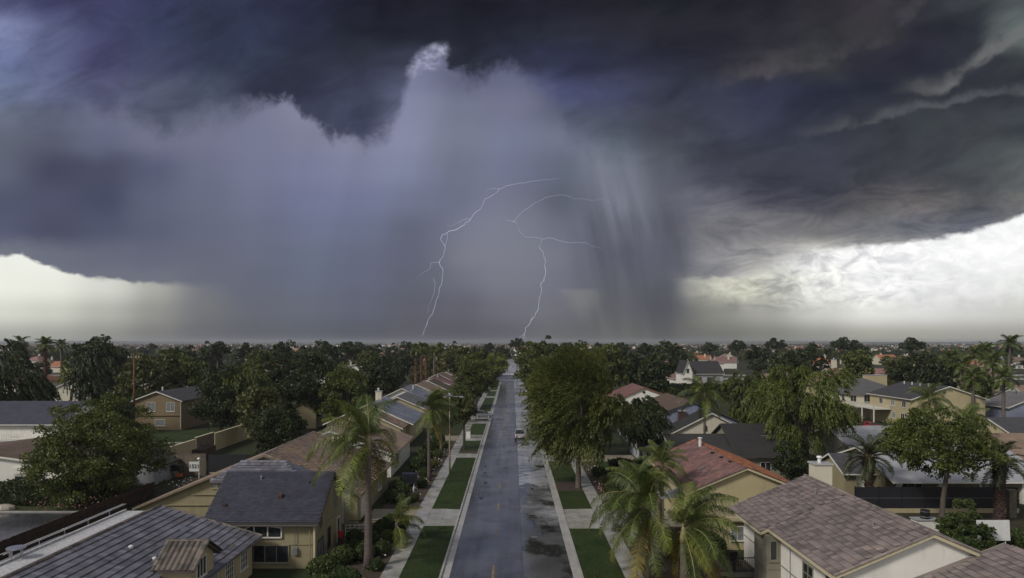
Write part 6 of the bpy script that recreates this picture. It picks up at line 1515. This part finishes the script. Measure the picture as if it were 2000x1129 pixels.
near_b = [(-15.3,55,1.15,1,'big round shrub against the tan house wall, nearest the frame bottom'),(-14.5,58.2,1.05,1,'round shrub against the tan house wall, second from the frame bottom'),(-13.6,54.3,.75,0,'small clipped ball in front of the near palm trunk, left side'),(-14.0,60.4,.8,0,'clipped ball halfway along the tan house wall'),(-12.9,59.2,.95,1,'clipped ball just left of the near palm trunk base'),(-11.5,60.6,.75,0,'clipped ball just right of the near palm trunk'),(-13.1,63.1,.95,0,'dark clipped ball behind the near palm trunk'),(-11.7,64.6,.8,1,'light green ball under the low young palm'),(-14.8,64.2,.75,0,'dark ball by the red pot'),(-12.6,66.6,.95,0,'dark ball in front of the low railing'),(-11.3,69.3,.85,0,'trimmed ball at the driveway corner, nearest the sidewalk'),(-12.5,70.0,.8,1,'trimmed ball at the driveway corner, second from the sidewalk'),(-12.3,52,.85,0,'clipped ball at the bottom edge left of the sidewalk'),(-14.3,51,.95,1,'loose round shrub at the bottom edge by the tan house'),(-11.2,56.5,.6,0,'tiny ball beside the sidewalk near the near palm base'),
 (-14.1,80.5,.9,0,'ball shrub beyond the driveway, closest to the garage'),(-12.8,79.4,.75,1,'ball shrub beyond the driveway, second from the garage'),(-11.6,80.8,.6,0,'small ball shrub beyond the driveway, nearest the sidewalk'),(-13.4,83.2,.95,0,'ball shrub left of the white marker post'),(-14.4,85.4,1.0,1,'ball shrub behind the garage side, left of the mailbox'),(-11.7,88.8,.75,0,'small ball right of the navy mailbox'),(-13.9,90.5,1.0,2,'loose olive shrub behind the navy mailbox'),(-12.2,95.6,.9,0,'dark shrub at the foot of the slender palm, front'),(-13.6,99.5,1.3,0,'dark shrub at the foot of the slender palm, back'),(-12.0,103,1.0,2,'loose shrub level with the lamp post'),(-13.8,107,1.3,0,'dark shrub by the white-walled house, nearer'),(-12.2,111.5,.9,1,'green shrub by the white-walled house, beside the sidewalk'),(-13.7,115,1.3,0,'dark shrub by the white-walled house, farther'),(-12.4,121,1.0,2,'olive shrub level with the narrow verge tree'),(-13.6,126,1.2,0,'dark shrub before the yellow house driveway'),
 (12.1,79.5,.8,2,'loose shrub beyond the right driveway, nearest'),(12.2,84,.9,0,'dark shrub in the right bed beside the street tree trunk'),(12.4,90,.9,2,'loose shrub in the right bed behind the street tree trunk'),(12.2,96,1.0,0,'dark shrub in the right bed, farthest'),(14.2,59.5,.9,0,'dark shrub between the two nearest right palms'),(16.2,63,1.0,1,'round shrub at the corner of the cream house'),(12.6,66.8,.8,2,'olive shrub at the right driveway corner'),(15.4,50.5,1.0,0,'dark shrub at the shaggy palm foot'),
 (35.0,48.6,1.3,0,'dark shrub in the lower right corner, left of the orange hoop'),(37.6,51,1.3,1,'leafy shrub in the lower right corner behind the orange hoop'),(38.6,55,1.4,0,'dark shrub in front of the white board'),(41.5,56,1.3,2,'olive shrub right of the white board legs'),(44,60,1.5,0,'dark shrub before the dark board fence'),
 (22,64.2,.9,0,'dark shrub at the lean-to of the cream house'),(17.5,60.3,1.3,0,'dark mass of shrub behind the deck railing'),(-30,58.5,1.4,0,'dark shrub squeezed between slate roof and tan gable'),(-45.6,50.5,1.6,0,'dark shrub at the left edge below the fence')]
for x, y, s, k, lb in near_b: bush(k, x, y, s, lb)
# long dark hedge by the side street
hd = np.random.default_rng(77)
def hedge(name, label, x0, x1, y0, y1, h, m, n=9000, leaf=.2, cat='hedge'):
    C = np.stack([hd.uniform(x0, x1, n), hd.uniform(y0, y1, n), hd.uniform(.1, h, n)], 1)
    pick = hd.integers(0, 3, n); C[pick == 0, 1] = y0 + hd.normal(0, .08, (pick == 0).sum()); C[pick == 1, 2] = h + hd.normal(0, .1, (pick == 1).sum()) + .15*np.sin(C[pick == 1, 0]*1.7)
    root = thing(name, label, cat, ((x0+x1)/2, (y0+y1)/2, 0)); C = C - np.array([(x0+x1)/2, (y0+y1)/2, 0])
    obj('foliage', quads_mesh('foliage', leaf_quads(C, np.zeros_like(C) + [0,-.6,.6], np.full(n, leaf*1.5), np.full(n, leaf), hd, .2), M[m]), root)
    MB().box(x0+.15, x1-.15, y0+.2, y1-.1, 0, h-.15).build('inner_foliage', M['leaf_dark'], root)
hedge('hedge', 'long dark hedge along the side street at the left edge', -75, -47.5, 78.5, 80.6, 2.6, 'leaf_dark', 9000, .22)
hedge('hedge', 'dark creeper-covered fence under the white gable beyond the street trees', 52, 80, 238, 240, 4.2, 'leaf_dark', 4000, .5)
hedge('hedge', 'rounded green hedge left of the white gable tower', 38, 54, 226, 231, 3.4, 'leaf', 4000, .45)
hedge('hedge', 'dark hedge behind the front lawn right of the big street tree', 14, 22, 98, 100, 1.8, 'leaf_dark', 3000, .22)
for (x, y, s, lb) in ((-57.2,76.9,.8,'pale boulder beside the side street, right one'), (-62.5,77,.7,'tan boulder beside the side street, left one')):
    rk = np.random.default_rng(int(abs(x))); b = MB(); P_ = []
    for j in range(5):
        for i in range(9):
            a = i*.698; rr_ = math.cos((j-.7)/4*1.5) * s * (1 + .2*rk.normal()*.4); P_.append((x + math.cos(a)*rr_*1.5, y + math.sin(a)*rr_, max(.05, math.sin(j/4*1.5)*s*.9)))
    for j in range(4):
        for i in range(9): b.poly([P_[j*9+i], P_[j*9+(i+1)%9], P_[(j+1)*9+(i+1)%9], P_[(j+1)*9+i]])
    b.poly([P_[36+i] for i in range(9)]); tag(b.build('boulder', M['rock'], None, (x, y, 0), True), lb, 'boulder', 'boulders beside the side street')
fl_ = np.random.default_rng(6)
for nm, (x0, x1, y0, y1), n, m in (('white_flowers', (-14.5, -10.9, 50, 70), 46, 'flower'), ('white_flowers', (-14.4, -10.9, 78, 120), 110, 'flower'), ('white_flowers', (10.9, 13.0, 78, 104), 46, 'flower'), ('pink_flowers', (-53, -44.6, 74, 80), 120, 'flower_pink'), ('white_flowers', (-45, -42, 88, 94), 26, 'flower'), ('pink_flowers', (11, 13.0, 84, 92), 60, 'flower_pink')):
    C = np.stack([fl_.uniform(x0, x1, n), fl_.uniform(y0, y1, n), fl_.uniform(.2, .7, n) * (2.2 if 'pink' in nm and x0 < 0 else 1)], 1)
    C = np.repeat(C, 3, 0); o = obj(nm, quads_mesh(nm, leaf_quads(C, np.zeros_like(C) + [0,-.5,1], np.full(len(C), .18), np.full(len(C), .16), fl_), M[m])); o['kind'] = 'stuff'
# loose ground cover in the beds
for (x0, x1, y0, y1, n) in ((-15.8,-10.9,45,70.8,900), (-14.6,-10.8,78,128,1500), (10.8,17,45,69,1000), (10.8,13.1,77.5,107,800), (31.5,60,44,64,7000), (-43,-40,48,60,2500), (-60,-46.8,81,96,5000)):
    C = np.stack([fl_.uniform(x0, x1, n), fl_.uniform(y0, y1, n), fl_.uniform(.08, .45, n)], 1)
    cl = np.sin(C[:,0]*1.9 + 2) * np.cos(C[:,1]*1.3) + fl_.normal(size=n)*.35; C = C[cl > .15]
    o = obj('ground_cover', quads_mesh('ground_cover', leaf_quads(C, np.zeros_like(C) + [0,-.4,.8], np.full(len(C), .30), np.full(len(C), .16), fl_), M['leaf_bush'])); o['kind'] = 'stuff'
# fallen leaves and twigs blown over lawns, walks and gutters
n = 900; C = np.stack([fl_.uniform(-10.6, 10.6, n), 46 + 90 * fl_.uniform(0, 1, n)**1.2, np.full(n, .185)], 1)
C[:, 2] = np.where(np.abs(C[:, 0]) < 5.0, .03, np.where(np.abs(C[:, 0]) < 5.85, .045, C[:, 2])); C = C[(np.abs(C[:, 0]) > 4.2) | (fl_.uniform(0, 1, n) < .25)]
o = obj('fallen_leaves', quads_mesh('fallen_leaves', leaf_quads(C, np.zeros_like(C) + [0,0,6.], np.full(len(C), .16), np.full(len(C), .07), fl_), M['palmskirt'])); o['kind'] = 'stuff'
# grass blades fringe the lawns
for (x0, x1, y0, y1) in ((-9.04,-5.9,44,70),(-9.04,-5.9,77.3,111.2),(5.8,9.04,44,69),(5.8,9.04,77.3,86.4),(5.8,9.04,92.1,107.9)):
    n = int((x1-x0)*(y1-y0)*110); C = np.stack([fl_.uniform(x0, x1, n), fl_.uniform(y0, y1, n), np.full(n, .165)], 1)
    o = obj('grass', quads_mesh('grass', leaf_quads(C, np.zeros_like(C) + [0,0,.1], np.full(n, .10), np.full(n, .03), fl_), M['lawn_blade'])); o['kind'] = 'stuff'

# ------------------------------------------------------------------ vehicles
def loft(secs, m=0):
    mb = MB(); n = len(secs[0])
    for s in secs: mb.v += [tuple(p) for p in s]
    for i in range(len(secs) - 1):
        for k in range(n): k2 = (k + 1) % n; mb.f.append((i*n+k, i*n+k2, (i+1)*n+k2, (i+1)*n+k)); mb.m.append(m)
    mb.f.append(tuple(range(n))[::-1]); mb.f.append(tuple((len(secs)-1)*n + k for k in range(n))); mb.m += [m, m]
    return mb
def car(name, label, kind, paint, x, y, rz, cat='car', lower=None):
    """built pointing along +y"""
    root = thing(name, label, cat, (0, 0, 0)); L = 4.7 if kind != 'pickup' else 5.4; w = .93
    def P(mb, nm, m, par=root, sm=False):
        o = mb.build(nm, m, None, None, sm); adopt(o, par); return o
    prof = {'suv': [(-2.35,.55,.80,.86),(-2.3,.35,.98,.92),(-1.4,.28,1.04,.95),(.9,.28,1.04,.95),(1.9,.32,.95,.93),(2.25,.38,.80,.88),(2.35,.5,.68,.80)],
            'sedan': [(-2.3,.5,.78,.82),(-2.2,.35,.92,.88),(-1.3,.28,.94,.92),(.9,.28,.92,.92),(1.9,.30,.82,.90),(2.25,.38,.68,.84),(2.32,.5,.6,.74)],
            'pickup': [(-2.7,.6,.95,.90),(-2.65,.45,1.02,.95),(-.8,.35,1.05,.96),(1.1,.35,1.08,.96),(2.2,.40,1.02,.95),(2.6,.45,.88,.90),(2.7,.55,.75,.84)]}[kind]
    secs = []
    for yy_, zl, zh, hw in prof:
        zm = zl + (zh - zl) * .45
        secs.append([(-hw*.88,yy_,zl),(hw*.88,yy_,zl),(hw,yy_,zm),(hw*.97,yy_,zh-.06),(hw*.86,yy_,zh),(-hw*.86,yy_,zh),(-hw*.97,yy_,zh-.06),(-hw,yy_,zm)])
    body = P(loft(secs), 'body', M[paint], sm=False)
    cp = {'suv': [(-2.15,.95,.98,.80),(-1.95,.95,1.62,.72),(-.2,1.0,1.72,.72),(.35,1.0,1.66,.72),(1.15,1.0,1.05,.82)], 'sedan': [(-1.75,.9,.93,.80),(-1.05,.9,1.38,.66),(-.1,.9,1.44,.66),(.3,.9,1.38,.68),(1.15,.88,.93,.80)], 'pickup': [(-.75,1.0,1.06,.84),(-.6,1.0,1.78,.72),(.3,1.0,1.84,.72),(.7,1.0,1.78,.74),(1.5,1.0,1.1,.86)]}[kind]
    secs = [[(-.86,a,zb),(.86,a,zb),(hw,a,zt),(-hw,a,zt)] for a, zb, zt, hw in cp]
    P(loft(secs), 'cabin_glass', M['glass'])
    rf = loft([[(-hw-.01,a,zt-.03),(hw+.01,a,zt-.03),(hw-.04,a,zt+.045),(-hw+.04,a,zt+.045)] for a, zb, zt, hw in cp[1:4]]); P(rf, 'roof_panel', M[paint])
    pl = MB()
    for a, zb, zt, hw in cp[1:4]:
        for s in (-1, 1): pl.bar((s*.87, a, zb), (s*(hw+.01), a, zt), .09, .05)
    P(pl, 'pillar', M[paint])
    if kind == 'pickup':
        P(MB().box(-.80,.80,-2.6,-.85,1.051,1.06), 'bed_liner', M['black']); P(MB().box(-.95,-.82,-2.68,-.8,1.052,1.28).box(.82,.95,-2.68,-.8,1.052,1.28).box(-.819,.819,-2.70,-2.62,1.052,1.28), 'bed_wall', M[paint])
    if lower: P(loft([[(-hw*1.01,a,zl-.02),(hw*1.01,a,zl-.02),(hw*1.01,a,zl+.14),(-hw*1.01,a,zl+.14)] for a, zl, zh, hw in prof]), 'lower_body', M[lower])
    for sx in (-1, 1):
        for yy_ in (-L*.30, L*.31):
            r_ = .36; c = sx * (w - .1)
            wt = P(MB().tube([(c-.11*sx,yy_,r_),(c+.11*sx,yy_,r_)], r_, 16), 'wheel', M['rubber']); P(MB().tube([(c+.10*sx,yy_,r_),(c+.125*sx,yy_,r_)], r_*.62, 12), 'rim', M['metal'], wt)
        zl = prof[0][2] - .12; P(MB().box(sx*w*.66-.14, sx*w*.66+.14, -L/2-.06, -L/2+.1, zl-.10, zl+.10), 'taillight', M['taillight'])
        P(MB().box(sx*w*.62-.17, sx*w*.62+.17, L/2-.25, L/2-.02, .62, .78), 'headlight', M['headlight']); P(MB().box(sx*.98-.08, sx*.98+.08, .75, .95, 1.0, 1.14), 'wing_mirror', M[paint])
    P(MB().box(-.8,.8,-L/2-.08,-L/2+.05,.38,.56), 'bumper', M['black']); P(MB().box(-.26,.26,-L/2-.092,-L/2-.081,.62,.76), 'number_plate', M['whitem'])
    root.location = (x, y, .03); root.rotation_euler.z = rz
    return root
car('pickup_truck', 'silver pickup driving away on the wet road beside the big street tree', 'pickup', 'car_silver', 1.5, 134, 0, 'pickup')
car('suv', 'silver-grey SUV with dark windows parked across the left driveway apron', 'suv', 'car_mid', -7.2, 172, -math.pi/2 - .12, 'car')
car('parked_car', 'white car far down the street beyond the crossing', 'sedan', 'car_white', -.9, 520, math.pi)
car('parked_car', 'silver car behind the white one far down the street', 'sedan', 'car_silver', .9, 610, math.pi)
car('parked_car', 'red car under the white balcony on the right', 'sedan', 'red_paint', X(1686,152), 150, .4)
car('parked_van', 'white SUV glimpsed between trees left of the near palm', 'suv', 'car_white', X(514,156), 128.0, math.pi/2, 'car')
car('parked_car', 'white car on the pale forecourt right of the red one', 'sedan', 'car_white', 93.5, 140, 1.2)
car('parked_car', 'silver car on the wet patio behind the pepper tree', 'sedan', 'car_silver', 71, 132, 1.4)
# bits on the deck
ch_ = thing('garden_chair', 'dark garden chair on the small deck behind the black railing', 'chair', (18.6, 57, .36))
MB().box(18.3,18.9,56.7,57.3,.76,.82).build('seat', M['black'], ch_); MB().box(18.3,18.9,57.25,57.32,.83,1.4).build('backrest', M['black'], ch_)
for dx in (18.34,18.86):
    for dy in (56.74,57.26): MB().bar((dx,dy,.36),(dx,dy,.76),.05).build('leg', M['black'], ch_)
for k in range(3):
    if k not in bpu:
        for c_ in kids(bp[k]): bpy.data.objects.remove(c_)
        bpy.data.objects.remove(bp[k])
# unit number words: keep every label within sixteen words
for o in bpy.data.objects:
    if o.name.startswith('leaf_scar'): o['kind'] = 'stuff'
